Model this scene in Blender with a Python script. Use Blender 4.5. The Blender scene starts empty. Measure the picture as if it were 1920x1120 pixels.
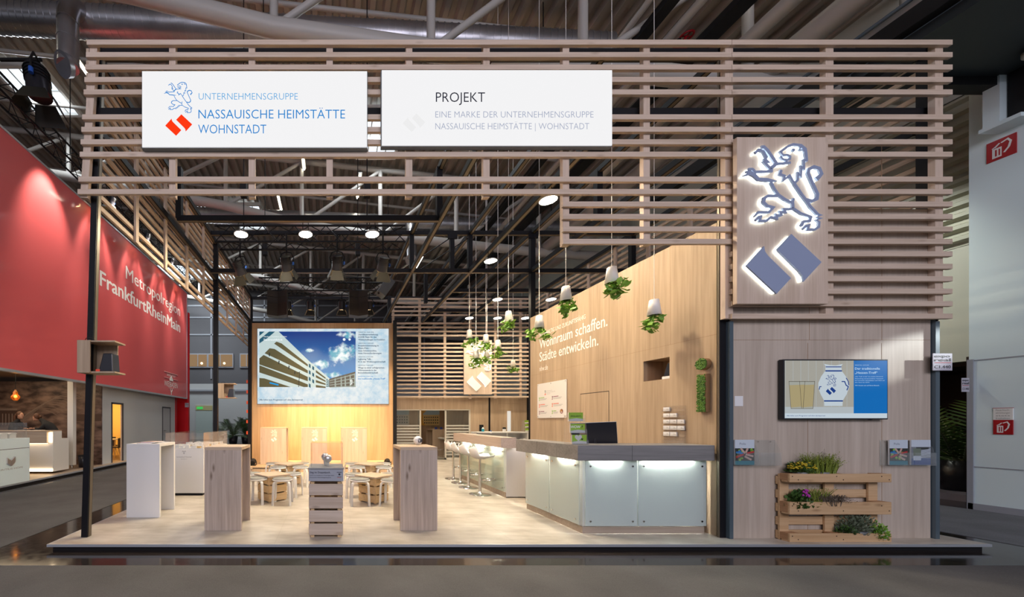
import bpy, bmesh, math, random
from mathutils import Vector, Matrix, Euler
random.seed(7)
PI = math.pi
scene = bpy.context.scene
COL = scene.collection
# ------------------------------------------------------------------ camera
# axes: x right, y into the stand, z up; z = 0 is the stand's laminate floor, hall floor at -0.08
F, CX, CY, EYE = 665.0, 618.0, 790.0, 1.44
cam_d = bpy.data.cameras.new('camera')
cam = bpy.data.objects.new('camera', cam_d)
COL.objects.link(cam)
cam.location = (0, 0, EYE)
cam.rotation_euler = (PI/2, 0, 0)
cam_d.sensor_fit = 'HORIZONTAL'
cam_d.sensor_width = 36.0
cam_d.lens = F/1920*36.0
cam_d.shift_x = (960-CX)/1920
cam_d.shift_y = (CY-560)/1920
cam_d.clip_start = 0.05
cam_d.clip_end = 200
scene.camera = cam
# ------------------------------------------------------------------ world, daylight, exposure
world = bpy.data.worlds.new('hall_daylight'); scene.world = world
world.use_nodes = True
bgn = world.node_tree.nodes['Background']
bgn.inputs[0].default_value = (0.84, 0.86, 1.0, 1)
bgn.inputs[1].default_value = 0.42
vs = scene.view_settings
vs.view_transform = 'Standard'; vs.look = 'None'; vs.gamma = 1; vs.use_curve_mapping = False
vs.exposure = 0.0
scene.cycles.use_denoising = True
scene.cycles.sample_clamp_indirect = 6
scene.cycles.max_bounces = 8
scene.cycles.transparent_max_bounces = 12
scene.cycles.caustics_reflective = False
scene.cycles.caustics_refractive = False
def area_light(name, loc, target, size, size_y, power, col, spread=PI):
    d = bpy.data.lights.new(name, 'AREA'); d.shape = 'RECTANGLE'; d.size = size; d.size_y = size_y
    d.energy = power; d.color = col; d.spread = spread
    o = bpy.data.objects.new(name, d); COL.objects.link(o); o.location = loc
    o.rotation_euler = (Vector(target)-Vector(loc)).to_track_quat('-Z', 'Y').to_euler()
    return o
def spot_light(name, loc, target, power, col, angle, blend=.5, radius=.08):
    d = bpy.data.lights.new(name, 'SPOT'); d.energy = power; d.color = col
    d.spot_size = angle; d.spot_blend = blend; d.shadow_soft_size = radius
    o = bpy.data.objects.new(name, d); COL.objects.link(o); o.location = loc
    o.rotation_euler = (Vector(target)-Vector(loc)).to_track_quat('-Z', 'Y').to_euler()
    return o
# daylight through the hall's glazed front, behind the photographer
area_light('hall_front_glazing', (1, -9, 8), (2, 5, 2), 16, 5, 1250, (0.90, .86, 1.0))
# sunlight patch on the right tower, from a high window on the right
spot_light('sunlit_window_right', (10.95, 3.15, 3.5), (7.05, 4.36, 2.22), 1050, (0.95, 1.0, .97), math.radians(8), .8, .04)
# added fill light with no fixture, brightening the recessed cladding on the right
spot_light('cladding_fill_light', (9.2, 8.9, 6.9), (12.0, 7.1, 4.1), 640, (.97, 1.0, .88), math.radians(52), .8, .1)
# ------------------------------------------------------------------ materials
MATS = {}
def new_mat(name):
    m = bpy.data.materials.new(name); m.use_nodes = True
    nt = m.node_tree
    return m, nt, nt.nodes['Principled BSDF']
def pmat(name, col, rough=.5, metal=0.0, spec=.5, noise=0.0, nscale=8.0, bump=0.0, coat=0.0):
    m, nt, b = new_mat(name)
    b.inputs['Base Color'].default_value = (*col, 1)
    b.inputs['Roughness'].default_value = rough
    b.inputs['Metallic'].default_value = metal
    b.inputs['Specular IOR Level'].default_value = spec
    b.inputs['Coat Weight'].default_value = coat
    if noise or bump:
        tc = nt.nodes.new('ShaderNodeTexCoord'); nz = nt.nodes.new('ShaderNodeTexNoise')
        nz.inputs['Scale'].default_value = nscale; nz.inputs['Detail'].default_value = 5
        nt.links.new(tc.outputs['Object'], nz.inputs['Vector'])
        if noise:
            mx = nt.nodes.new('ShaderNodeMix'); mx.data_type = 'RGBA'
            mx.inputs[6].default_value = tuple(c*(1-noise) for c in col)+(1,)
            mx.inputs[7].default_value = tuple(min(1, c*(1+noise)) for c in col)+(1,)
            nt.links.new(nz.outputs[0], mx.inputs[0]); nt.links.new(mx.outputs[2], b.inputs['Base Color'])
        if bump:
            bp = nt.nodes.new('ShaderNodeBump'); bp.inputs['Strength'].default_value = bump
            nt.links.new(nz.outputs[0], bp.inputs['Height']); nt.links.new(bp.outputs[0], b.inputs['Normal'])
    MATS[name] = m
    return m
def wood(name, dark, light, axis='z', fine=38.0, coarse=5.0, rough=.5, knots=0.0, contrast=1.0, long=.35):
    """grain streaks along one axis, broad tone changes, optional dark knots"""
    m, nt, b = new_mat(name); N = nt.nodes.new; L = nt.links.new
    tc = N('ShaderNodeTexCoord')
    def mapped(sc):
        mp = N('ShaderNodeMapping'); s = [sc, sc, sc]; s['xyz'.index(axis)] = sc*long*.12
        mp.inputs['Scale'].default_value = s; L(tc.outputs['Object'], mp.inputs['Vector']); return mp
    n1 = N('ShaderNodeTexNoise'); n1.inputs['Scale'].default_value = 1; n1.inputs['Detail'].default_value = 4
    L(mapped(fine).outputs[0], n1.inputs['Vector'])
    n2 = N('ShaderNodeTexNoise'); n2.inputs['Scale'].default_value = 1; n2.inputs['Detail'].default_value = 3
    n2.inputs['Distortion'].default_value = .6
    L(mapped(coarse).outputs[0], n2.inputs['Vector'])
    ad = N('ShaderNodeMath'); ad.operation = 'ADD'; L(n1.outputs[0], ad.inputs[0]); L(n2.outputs[0], ad.inputs[1])
    mr = N('ShaderNodeMapRange'); mr.inputs['From Min'].default_value = 1-.38/contrast; mr.inputs['From Max'].default_value = 1+.38/contrast
    L(ad.outputs[0], mr.inputs['Value'])
    mx = N('ShaderNodeMix'); mx.data_type = 'RGBA'
    mx.inputs[6].default_value = (*dark, 1); mx.inputs[7].default_value = (*light, 1)
    L(mr.outputs[0], mx.inputs[0]); out = mx.outputs[2]
    if knots:
        mp = N('ShaderNodeMapping'); s = [5.5]*3; s['xyz'.index(axis)] = 1.8; mp.inputs['Scale'].default_value = s
        L(tc.outputs['Object'], mp.inputs['Vector'])
        v = N('ShaderNodeTexVoronoi'); v.inputs['Scale'].default_value = 1.3; L(mp.outputs[0], v.inputs['Vector'])
        r = N('ShaderNodeMapRange'); r.inputs['From Min'].default_value = .02; r.inputs['From Max'].default_value = .17
        r.inputs['To Min'].default_value = knots; r.inputs['To Max'].default_value = 0
        L(v.outputs['Distance'], r.inputs['Value'])
        m2 = N('ShaderNodeMix'); m2.data_type = 'RGBA'; m2.inputs[7].default_value = (dark[0]*.35, dark[1]*.28, dark[2]*.22, 1)
        L(r.outputs[0], m2.inputs[0]); L(out, m2.inputs[6]); out = m2.outputs[2]
    L(out, b.inputs['Base Color']); b.inputs['Roughness'].default_value = rough
    b.inputs['Specular IOR Level'].default_value = .35
    MATS[name] = m
    return m
def emit(name, col, strength=1.0):
    m, nt, b = new_mat(name)
    b.inputs['Base Color'].default_value = (*[c*.06 for c in col], 1)
    b.inputs['Emission Color'].default_value = (*col, 1); b.inputs['Emission Strength'].default_value = strength
    b.inputs['Roughness'].default_value = .4; b.inputs['Specular IOR Level'].default_value = .12
    MATS[name] = m
    return m
def glassy(name, tint, opacity, col=(.9, .95, .93), rough=.05):
    """thin sheet: part clear, part tinted body, glossy skin"""
    m, nt, b = new_mat(name); N = nt.nodes.new; L = nt.links.new
    b.inputs['Base Color'].default_value = (*col, 1); b.inputs['Roughness'].default_value = rough
    t = N('ShaderNodeBsdfTransparent'); t.inputs[0].default_value = (*tint, 1)
    mx = N('ShaderNodeMixShader'); fr = N('ShaderNodeLayerWeight'); fr.inputs[0].default_value = .5; pw = N('ShaderNodeMath'); pw.operation = 'POWER'; pw.inputs[1].default_value = 3.5
    g = N('ShaderNodeBsdfGlossy'); g.inputs['Roughness'].default_value = rough; m2 = N('ShaderNodeMixShader')
    a = N('ShaderNodeMath'); a.operation = 'MULTIPLY_ADD'; a.inputs[1].default_value = .5; a.inputs[2].default_value = .03
    mx.inputs[0].default_value = opacity; L(t.outputs[0], mx.inputs[1]); L(b.outputs[0], mx.inputs[2])
    L(fr.outputs['Facing'], pw.inputs[0]); L(pw.outputs[0], a.inputs[0]); L(a.outputs[0], m2.inputs[0]); L(mx.outputs[0], m2.inputs[1]); L(g.outputs[0], m2.inputs[2])
    L(m2.outputs[0], nt.nodes['Material Output'].inputs[0])
    MATS[name] = m
    return m
def leafmat(name, c1, c2):
    m, nt, b = new_mat(name); N = nt.nodes.new; L = nt.links.new
    g = N('ShaderNodeNewGeometry'); mx = N('ShaderNodeMix'); mx.data_type = 'RGBA'
    mx.inputs[6].default_value = (*c1, 1); mx.inputs[7].default_value = (*c2, 1)
    L(g.outputs['Random Per Island'], mx.inputs[0]); L(mx.outputs[2], b.inputs['Base Color'])
    b.inputs['Roughness'].default_value = .55
    MATS[name] = m
    return m
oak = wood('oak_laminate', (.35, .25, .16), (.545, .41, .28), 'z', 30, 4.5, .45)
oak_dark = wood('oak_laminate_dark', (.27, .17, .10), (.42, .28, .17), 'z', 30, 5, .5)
oak_pale = wood('washed_oak_laminate', (.42, .345, .275), (.60, .515, .43), 'z', 30, 4.5, .5)
oak_grey = wood('grey_oak_slab', (.165, .162, .162), (.28, .275, .27), 'x', 40, 4, .45)
table_oak = wood('knotty_oak', (.36, .28, .22), (.66, .55, .46), 'z', 34, 6, .5, knots=.8)
table_oak_h = wood('knotty_oak_top', (.46, .34, .23), (.66, .52, .38), 'x', 34, 5, .45, knots=.3)
pine_x = wood('pine_along_x', (.50, .38, .28), (.68, .55, .44), 'x', 55, 7, .6, knots=.4)
pine_y = wood('pine_along_y', (.50, .37, .26), (.68, .54, .41), 'y', 55, 7, .6, knots=.4)
pine_z = wood('pine_along_z', (.50, .38, .28), (.66, .53, .43), 'z', 55, 7, .6, knots=.3)
crate_pine = wood('crate_pine', (.56, .37, .18), (.74, .54, .30), 'x', 40, 6, .55, knots=.55)
pallet_pine = wood('pallet_pine', (.48, .29, .14), (.68, .47, .27), 'x', 45, 6, .65, knots=.5)
pallet_end = wood('pallet_end_grain', (.36, .19, .09), (.50, .29, .15), 'y', 60, 8, .7)
black = pmat('black_steel', (.008, .008, .010), .5, spec=.2)
blackm = pmat('black_matt', (.010, .010, .011), .6, spec=.25)
alu_edge = pmat('aluminium_edge', (.62, .66, .70), .3, .6)
bronze = pmat('bronze_profile', (.16, .13, .09), .4, .4)
white = pmat('white_lacquer', (.80, .79, .76), .35)
white_shell = pmat('white_plastic', (.82, .79, .74), .3)
white_print = pmat('white_print', (.88, .87, .84), .5)
felt = pmat('grey_felt', (.27, .27, .25), .9, noise=.15, nscale=60)
chrome = pmat('chrome', (.75, .73, .70), .08, 1.0)
silver = pmat('polished_silver', (.92, .92, .93), .32, 1.0)
galv = pmat('galvanised_duct', (.42, .42, .44), .32, .85, noise=.25, nscale=3)
tube_paint = pmat('grey_painted_tube', (.42, .40, .37), .45)
red_ban = pmat('red_banner_cloth', (.74, .125, .13), .4, spec=.4, coat=1.0)
red_ban.node_tree.nodes['Principled BSDF'].inputs['Coat Roughness'].default_value = .07
red_wall = pmat('red_wall', (.62, .006, .012), .4)
red_sign = pmat('red_sign', (.42, .006, .012), .4)
lilac = pmat('painted_aluminium', (.30, .36, .52), .45, .1)
black_ink = pmat('black_ink', (.015, .015, .02), .5)
grey_ink = pmat('grey_ink', (.35, .34, .33), .5)
blue_ink = pmat('blue_ink', (.02, .13, .42), .5)
orange_ink = pmat('orange_ink', (.75, .10, .03), .5)
green_ink = pmat('green_ink', (.25, .50, .06), .5)
purple_ink = pmat('plum_ink', (.22, .05, .10), .5)
lime = pmat('lime_paper', (.27, .46, .04), .4)
teal = pmat('teal_paper', (.01, .20, .26), .4)
paper = pmat('white_paper', (.80, .80, .80), .6)
leaf_g = leafmat('bright_leaf', (.10, .26, .02), (.28, .48, .06))
leaf_d = leafmat('dark_leaf', (.02, .06, .012), (.08, .16, .03))
leaf_y = leafmat('yellow_green_leaf', (.12, .18, .02), (.34, .40, .06))
leaf_b = leafmat('heather_leaf', (.10, .07, .05), (.22, .18, .13))
leaf_s = leafmat('silver_green_leaf', (.08, .11, .06), (.24, .28, .19))
moss = leafmat('moss', (.03, .10, .008), (.12, .26, .02))
flower_y = leafmat('yellow_flower', (.45, .33, .01), (.68, .52, .03))
flower_p = pmat('magenta_flower', (.42, .03, .35), .6)
acrylic = glassy('clear_acrylic', (.96, .96, .96), .03, (.95, .95, .95))
acr_edge = glassy('acrylic_edge', (.97, .98, .98), .05, (.92, .95, .95))
counter_glass = glassy('frosted_glass', (.92, .97, .95), .50, (.74, .82, .80), .10)
skin = pmat('skin', (.50, .28, .19), .6)
hair_m = pmat('brown_hair', (.09, .035, .015), .6)
suit = pmat('black_cloth', (.012, .012, .014), .9)
device = pmat('black_plastic', (.015, .015, .02), .3)
lamp_dim = emit('lamp_diffuser_back', (1.0, .83, .60), 330)
lamp_on = emit('lamp_diffuser', (1.0, .83, .60), 690)
warm_glow = emit('stage_lamp_glow', (1.0, .62, .30), 70)
tube_on = emit('fluorescent_tube', (1.0, .93, .74), 13)
sky_pane = emit('skylight_sky', (.78, .90, 1.0), 1.5)
sign_face = emit('lightbox_face', (.86, .86, .865), 1.0)
led_white = emit('led_strip', (.95, 1.0, .94), 260)
led_bar = emit('led_strip_bar', (1.0, .93, .78), 300)
led_warm = emit('led_strip_warm', (1.0, .72, .42), 5)
# ------------------------------------------------------------------ helpers
def tag(o, label, cat, group=None, kind=None):
    o['label'] = label; o['category'] = cat
    if group: o['group'] = group
    if kind: o['kind'] = kind
    return o
def thing(name, label, cat, loc=(0, 0, 0), group=None):
    o = bpy.data.objects.new(name, None); COL.objects.link(o); o.location = loc
    o.empty_display_size = .2
    return tag(o, label, cat, group)
def world_loc(o):
    v = Vector((0, 0, 0))
    while o is not None:
        v = v+o.location; o = o.parent
    return v
def FRONT(o):   # reads along +x, faces the camera side (-y)
    o = Vector(o); return lambda u, v, w=0.0: o+Vector((u, -w, v))
def FACE_LEFT(o):   # on a wall whose face looks to -x; reads from far to near
    o = Vector(o); return lambda u, v, w=0.0: o+Vector((-w, -u, v))
def FACE_RIGHT(o):  # on a wall whose face looks to +x; reads from near to far
    o = Vector(o); return lambda u, v, w=0.0: o+Vector((w, u, v))
class MB:
    def __init__(s): s.v = []; s.f = []; s.m = []; s.sm = []
    def add(s, vs, fs, mi=0, smooth=False):
        n = len(s.v); s.v += [Vector(p) for p in vs]
        for f in fs: s.f.append([i+n for i in f]); s.m.append(mi); s.sm.append(smooth)
        return s
    def box(s, x0, y0, z0, x1, y1, z1, mi=0):
        if x0 > x1: x0, x1 = x1, x0
        if y0 > y1: y0, y1 = y1, y0
        if z0 > z1: z0, z1 = z1, z0
        return s.add([(x0,y0,z0),(x1,y0,z0),(x1,y1,z0),(x0,y1,z0),(x0,y0,z1),(x1,y0,z1),(x1,y1,z1),(x0,y1,z1)],
                     [(0,3,2,1),(4,5,6,7),(0,1,5,4),(1,2,6,5),(2,3,7,6),(3,0,4,7)], mi)
    def hexa(s, p, mi=0):
        return s.add(p, [(0,3,2,1),(4,5,6,7),(0,1,5,4),(1,2,6,5),(2,3,7,6),(3,0,4,7)], mi)
    def obox(s, c, sx, sy, sz, rot, mi=0):
        R = Euler(rot).to_matrix(); c = Vector(c)
        return s.hexa([c+R @ Vector((x*sx/2, y*sy/2, z*sz/2)) for z in (-1, 1) for x, y in ((-1,-1),(1,-1),(1,1),(-1,1))], mi)
    def bar(s, p0, p1, w, h, mi=0, up=(0, 0, 1)):
        p0 = Vector(p0); p1 = Vector(p1); d = (p1-p0).normalized()
        a = d.cross(Vector(up))
        if a.length < 1e-4: a = Vector((1, 0, 0))
        a.normalize(); b = a.cross(d).normalized(); a = a*w/2; b = b*h/2
        return s.hexa([p0-a-b, p0+a-b, p1+a-b, p1-a-b, p0-a+b, p0+a+b, p1+a+b, p1-a+b], mi)
    def cyl(s, p0, p1, r0, r1=None, n=16, mi=0, caps=True):
        if r1 is None: r1 = r0
        p0 = Vector(p0); p1 = Vector(p1); d = (p1-p0).normalized()
        a = d.orthogonal().normalized(); b = d.cross(a)
        vs = []
        for p, r in ((p0, r0), (p1, r1)):
            vs += [p+(a*math.cos(2*PI*i/n)+b*math.sin(2*PI*i/n))*r for i in range(n)]
        s.add(vs, [(i, (i+1) % n, n+(i+1) % n, n+i) for i in range(n)], mi, True)
        if caps: s.add(vs, [tuple(range(n))[::-1], tuple(range(n, 2*n))], mi)
        return s
    def tube(s, pts, r, n=8, mi=0, flat=None):
        pts = [Vector(p) for p in pts]; k = len(pts); vs = []
        prev = None
        for i, p in enumerate(pts):
            d = (pts[min(i+1, k-1)]-pts[max(i-1, 0)]).normalized()
            if prev is None: a = d.orthogonal().normalized()
            else:
                a = prev-d*prev.dot(d)
                a = a.normalized() if a.length > 1e-5 else d.orthogonal().normalized()
            prev = a; b = d.cross(a)
            rr = r[i] if isinstance(r, (list, tuple)) else r
            vs += [p+(a*math.cos(2*PI*j/n)+b*math.sin(2*PI*j/n))*rr for j in range(n)]
        fs = [(i*n+j, i*n+(j+1) % n, (i+1)*n+(j+1) % n, (i+1)*n+j) for i in range(k-1) for j in range(n)]
        s.add(vs, fs, mi, True)
        return s.add(vs, [tuple(range(n))[::-1], tuple(range((k-1)*n, k*n))], mi)
    def lathe(s, prof, c=(0, 0, 0), n=24, mi=0):
        c = Vector(c); k = len(prof); vs = []
        for r, z in prof: vs += [c+Vector((max(r, 1e-4)*math.cos(2*PI*j/n), max(r, 1e-4)*math.sin(2*PI*j/n), z)) for j in range(n)]
        return s.add(vs, [(i*n+j, i*n+(j+1) % n, (i+1)*n+(j+1) % n, (i+1)*n+j) for i in range(k-1) for j in range(n)], mi, True)
    def ball(s, c, rx, ry=None, rz=None, n=14, mi=0):
        ry = ry or rx; rz = rz or rx; c = Vector(c); k = n//2+1; vs = []
        for i in range(k):
            t = PI*i/(k-1); r = max(math.sin(t), 1e-3)
            vs += [c+Vector((rx*r*math.cos(2*PI*j/n), ry*r*math.sin(2*PI*j/n), -rz*math.cos(t))) for j in range(n)]
        return s.add(vs, [(i*n+j, i*n+(j+1) % n, (i+1)*n+(j+1) % n, (i+1)*n+j) for i in range(k-1) for j in range(n)], mi, True)
    def ring(s, c, R, r, n=28, m=8, mi=0):
        c = Vector(c)
        vs = [c+Vector(((R+r*math.cos(2*PI*j/m))*math.cos(2*PI*i/n), (R+r*math.cos(2*PI*j/m))*math.sin(2*PI*i/n), r*math.sin(2*PI*j/m))) for i in range(n) for j in range(m)]
        return s.add(vs, [(i*m+j, ((i+1) % n)*m+j, ((i+1) % n)*m+(j+1) % m, i*m+(j+1) % m) for i in range(n) for j in range(m)], mi, True)
    def poly(s, pts, fr, w0=0.0, w1=None, mi=0):
        """flat outline in (u, v) on frame fr, given thickness w0..w1"""
        a = sum(pts[i][0]*pts[(i+1) % len(pts)][1]-pts[(i+1) % len(pts)][0]*pts[i][1] for i in range(len(pts)))
        if a < 0: pts = pts[::-1]
        n = len(pts)
        if w1 is None:
            return s.add([fr(u, v, w0) for u, v in pts], [tuple(range(n))], mi)
        vs = [fr(u, v, w1) for u, v in pts]+[fr(u, v, w0) for u, v in pts]
        return s.add(vs, [tuple(range(n)), tuple(range(n, 2*n))[::-1]]+[(i, n+i, n+(i+1) % n, (i+1) % n) for i in range(n)], mi)
    def rect(s, u0, v0, u1, v1, fr, w0=0.0, w1=None, mi=0):
        return s.poly([(u0, v0), (u1, v0), (u1, v1), (u0, v1)], fr, w0, w1, mi)
    def disc(s, u, v, r, fr, w0=0.0, w1=None, mi=0, n=20, ry=None):
        ry = ry or r
        return s.poly([(u+r*math.cos(2*PI*i/n), v+ry*math.sin(2*PI*i/n)) for i in range(n)], fr, w0, w1, mi)
    def ribbon(s, pts, width, fr, w0, w1, mi=0):
        """mitred stroke of a width along (u, v) points"""
        P = [Vector((p[0], p[1])) for p in pts]; n = len(P); Lp = []; Rp = []
        for i in range(n):
            d0 = (P[i]-P[max(i-1, 0)]); d1 = (P[min(i+1, n-1)]-P[i])
            if d0.length < 1e-7: d0 = d1
            if d1.length < 1e-7: d1 = d0
            d0 = d0.normalized(); d1 = d1.normalized()
            t = d0+d1
            if t.length < .3: t = d1
            t = t.normalized(); nn = Vector((-t.y, t.x))
            k = max(.55, abs(nn.dot(Vector((-d1.y, d1.x)))))
            wd = (width[i] if isinstance(width, (list, tuple)) else width)/2/k
            Lp.append(P[i]+nn*wd); Rp.append(P[i]-nn*wd)
        for i in range(n-1):
            q = [Lp[i], Rp[i], Rp[i+1], Lp[i+1]]
            s.poly([(p.x, p.y) for p in q], fr, w0, w1+(i % 3)*1.5e-4, mi)
        return s
    def build(s, name, mats, parent=None, bevel=0.0, local=False, seg=2):
        me = bpy.data.meshes.new(name)
        off = Vector((0, 0, 0)) if (local or parent is None) else world_loc(parent)
        me.from_pydata([tuple(p-off) for p in s.v], [], s.f)
        if not isinstance(mats, (list, tuple)): mats = [mats]
        for m in mats: me.materials.append(m)
        me.polygons.foreach_set('material_index', s.m)
        me.polygons.foreach_set('use_smooth', s.sm)
        me.update()
        o = bpy.data.objects.new(name, me); COL.objects.link(o)
        if parent is not None: o.parent = parent
        if bevel:
            b = o.modifiers.new('bevel', 'BEVEL'); b.width = bevel; b.segments = seg; b.limit_method = 'ANGLE'; b.angle_limit = .6
        return o
def single(mb, name, mats, label, cat, group=None, bevel=0.0, base=None):
    """one-mesh thing with its origin at its base"""
    o = mb.build(name, mats, None, bevel)
    if base is None:
        xs = [p.x for p in mb.v]; ys = [p.y for p in mb.v]
        base = ((min(xs)+max(xs))/2, (min(ys)+max(ys))/2, min(p.z for p in mb.v))
    o.data.transform(Matrix.Translation(-Vector(base))); o.location = base
    return tag(o, label, cat, group)
def struct(mb, name, mats, parent=None, bevel=0.0):
    o = mb.build(name, mats, parent, bevel)
    if parent is None: o['kind'] = 'structure'
    return o
def dup(o, parent=None, loc=None, rotz=None, label=None, group=None):
    c = o.copy(); COL.objects.link(c)
    if parent is not None: c.parent = parent
    if loc is not None: c.location = loc
    if rotz is not None: c.rotation_euler = (0, 0, rotz)
    if label: c['label'] = label
    if group: c['group'] = group
    for ch in [k for k in kids.get(o.name, [])]:
        d = dup(ch, c); kids.setdefault(c.name, []).append(d)
    return c
kids = {}
def remember(root):
    """note the children of a finished prototype so that copies take them along"""
    for o in list(COL.objects):
        if o.parent is not None:
            l = kids.setdefault(o.parent.name, [])
            if o not in l: l.append(o)
    return root
DEPS = None
def text(name, body, fr, u, v, width=None, height=None, mat=None, parent=None, bold=0.0, w=0.0008, depth=.0003, align='L', shear=0.0, italic=0):
    """lettering as a thin mesh: cap height 'height', stretched to 'width' when given; (u, v) = start of the base line"""
    c = bpy.data.curves.new(name, 'FONT'); c.body = body; c.size = 1; c.offset = min(bold, 0); c.extrude = 0; c.shear = shear
    c.resolution_u = 3
    t = bpy.data.objects.new(name, c); COL.objects.link(t)
    dg = bpy.context.evaluated_depsgraph_get()
    me = bpy.data.meshes.new_from_object(t.evaluated_get(dg))
    COL.objects.unlink(t); bpy.data.objects.remove(t)
    if not len(me.vertices):
        return None
    xs = [p.co.x for p in me.vertices]; x0, x1 = min(xs), max(xs)
    CAP = .70
    sy = (height or .1)/CAP
    sx = (width/(x1-x0)) if width else sy
    offu = {'L': 0, 'C': -(x1-x0)*sx/2, 'R': -(x1-x0)*sx}[align]
    off = world_loc(parent) if parent is not None else Vector((0, 0, 0))
    bm = bmesh.new()
    for j, (bx_, by_) in enumerate(((0, 0), (-1, 0), (1, 0), (0, -.6), (0, .6)) if bold > 0 else ((0, 0),)):
        k = len(bm.verts); bm.from_mesh(me); bm.verts.ensure_lookup_table()
        for p in bm.verts[k:]:
            p.co = fr(u+offu+(p.co.x-x0+bx_*bold)*sx, v+(p.co.y+by_*bold)*sy, w+depth-j*.00005)-off
    bm.normal_update()
    bm.to_mesh(me); bm.free()
    me.materials.clear(); me.materials.append(mat)
    o = bpy.data.objects.new(name, me); COL.objects.link(o)
    if parent is not None: o.parent = parent
    return o
def merge_texts(name, objs, parent):
    """several lines of print on one sheet become one printed part"""
    objs = [o for o in objs if o is not None]
    bm = bmesh.new(); mats = []
    for o in objs:
        k = len(bm.faces); bm.from_mesh(o.data)
        m = o.data.materials[0]
        if m not in mats: mats.append(m)
        bm.faces.ensure_lookup_table()
        for f in bm.faces[k:]: f.material_index = mats.index(m)
    me = bpy.data.meshes.new(name); bm.to_mesh(me); bm.free()
    for m in mats: me.materials.append(m)
    for o in objs: bpy.data.objects.remove(o)
    r = bpy.data.objects.new(name, me); COL.objects.link(r)
    if parent is not None: r.parent = parent
    return r
# the crest: strokes on a 1000 x 1120 sheet, v downwards
LION = [
 ([(235,97),(262,95),(300,130),(410,290)], 36), ([(160,165),(205,128),(262,152)], 30), ([(195,122),(262,152)], 30),
 ([(255,150),(290,215),(272,240),(308,268),(268,272),(342,352)], 34), ([(340,360),(350,335),(410,288)], 40), ([(405,290),(470,285),(572,275)], 26),
 ([(85,352),(130,352),(165,385),(350,374),(352,340)], 28), ([(55,384),(105,380),(140,405)], 24), ([(18,432),(95,402),(150,420),(195,468),(300,478),(412,490)], [8,34,46,36,44,6]),
 ([(342,500),(380,580),(430,650),(500,700),(595,748),(598,805)], 32), ([(606,690),(590,750)], 26),
 ([(440,660),(310,660),(266,690),(256,735),(300,778),(372,795),(320,850),(200,850),(150,902)], [28,28,34,36,34,28,26,26,10]),
 ([(165,945),(200,905),(226,900),(212,950),(290,950),(345,907),(412,922),(405,880),(445,892),(465,882),(452,846),(512,850),(492,815),(610,810)], 26),
 ([(600,805),(690,865),(806,905),(792,950),(722,958),(692,1010)], 28),
 ([(712,1045),(745,1008),(782,1000),(766,1050),(850,1050),(895,1022),(900,960)], 26),
 ([(905,968),(868,940),(925,920),(868,910),(922,885),(872,868)], 22), ([(880,872),(800,790),(765,735),(700,650),(612,520)], 34),
 ([(616,522),(556,430),(490,478),(500,432),(446,412),(462,362)], 30), ([(612,518),(650,480),(656,400),(690,432),(692,325),(724,345),(722,250),(766,252)], 26),
 ([(756,256),(745,170),(738,120),(690,78),(600,66),(545,85),(452,152),(490,198)], [30,36,34,30,28,26,24,16]), ([(690,80),(670,130),(725,135)], 14),
 ([(486,192),(530,188),(564,206),(560,235),(530,246),(480,238),(448,204)], 24), ([(522,246),(520,285)], 24),
 ([(735,700),(815,722),(872,695),(880,640),(822,515),(770,400),(782,352),(840,325),(902,345),(926,405),(890,452)], [30,36,38,38,38,38,36,36,38,40,40]),
 ([(915,425),(868,450),(892,480)], 26)]
DIAMOND = [[(87,840),(183,730),(188,760),(205,785),(328,910),(250,998)], [(330,662),(492,820),(395,930),(390,898),(372,872),(252,748)]]
def crest(mb, fr, u0, v0, h, w0, w1, wscale=1.0, mi=0, dmi=0, lion=True, dia=True):
    """lion over two sheared lozenges, total height h, upper left corner at (u0, v0)"""
    if lion:
        s = h*.578/1010
        for k_, (pts, wd) in enumerate(LION):
            wd = [x*wscale*s for x in wd] if isinstance(wd, (list, tuple)) else wd*wscale*s
            mb.ribbon([(u0+p[0]*s, v0-(p[1]-55)*s) for p in pts], wd, fr, w0, w1+k_*5e-5, mi)
        mb.disc(u0+603*s, v0-(130-55)*s, 19*s*max(1, wscale*.7), fr, w0, w1, mi, 12)
    if dia:
        s = h*.395/336
        for pg in DIAMOND: mb.poly([(u0+(p[0]-87)*s*1.045+h*.033, v0-h*.60-(p[1]-662)*s) for p in pg], fr, w0, w1, dmi)
    return mb
def X_(px, d): return (px-CX)/F*d       # position at a known depth
def Z_(py, d): return EYE+(CY-py)/F*d
# ================================================================== the hall
HF = -0.08
def floor_mat():
    m, nt, b = new_mat('polished_asphalt'); N = nt.nodes.new; L = nt.links.new
    tc = N('ShaderNodeTexCoord'); n1 = N('ShaderNodeTexNoise'); n1.inputs['Scale'].default_value = 1.1; n1.inputs['Detail'].default_value = 6
    L(tc.outputs['Object'], n1.inputs['Vector'])
    cr = N('ShaderNodeMix'); cr.data_type = 'RGBA'; cr.inputs[6].default_value = (.010, .009, .009, 1); cr.inputs[7].default_value = (.045, .036, .033, 1)
    L(n1.outputs[0], cr.inputs[0]); L(cr.outputs[2], b.inputs['Base Color'])
    n2 = N('ShaderNodeTexNoise'); n2.inputs['Scale'].default_value = 14; n2.inputs['Detail'].default_value = 6; L(tc.outputs['Object'], n2.inputs['Vector'])
    r = N('ShaderNodeMapRange'); r.inputs['To Min'].default_value = .03; r.inputs['To Max'].default_value = .16; b.inputs['Specular IOR Level'].default_value = .22; L(n2.outputs[0], r.inputs[0])
    L(r.outputs[0], b.inputs['Roughness'])
    bp = N('ShaderNodeBump'); bp.inputs['Strength'].default_value = .04; L(n2.outputs[0], bp.inputs['Height']); L(bp.outputs[0], b.inputs['Normal'])
    return m
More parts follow.
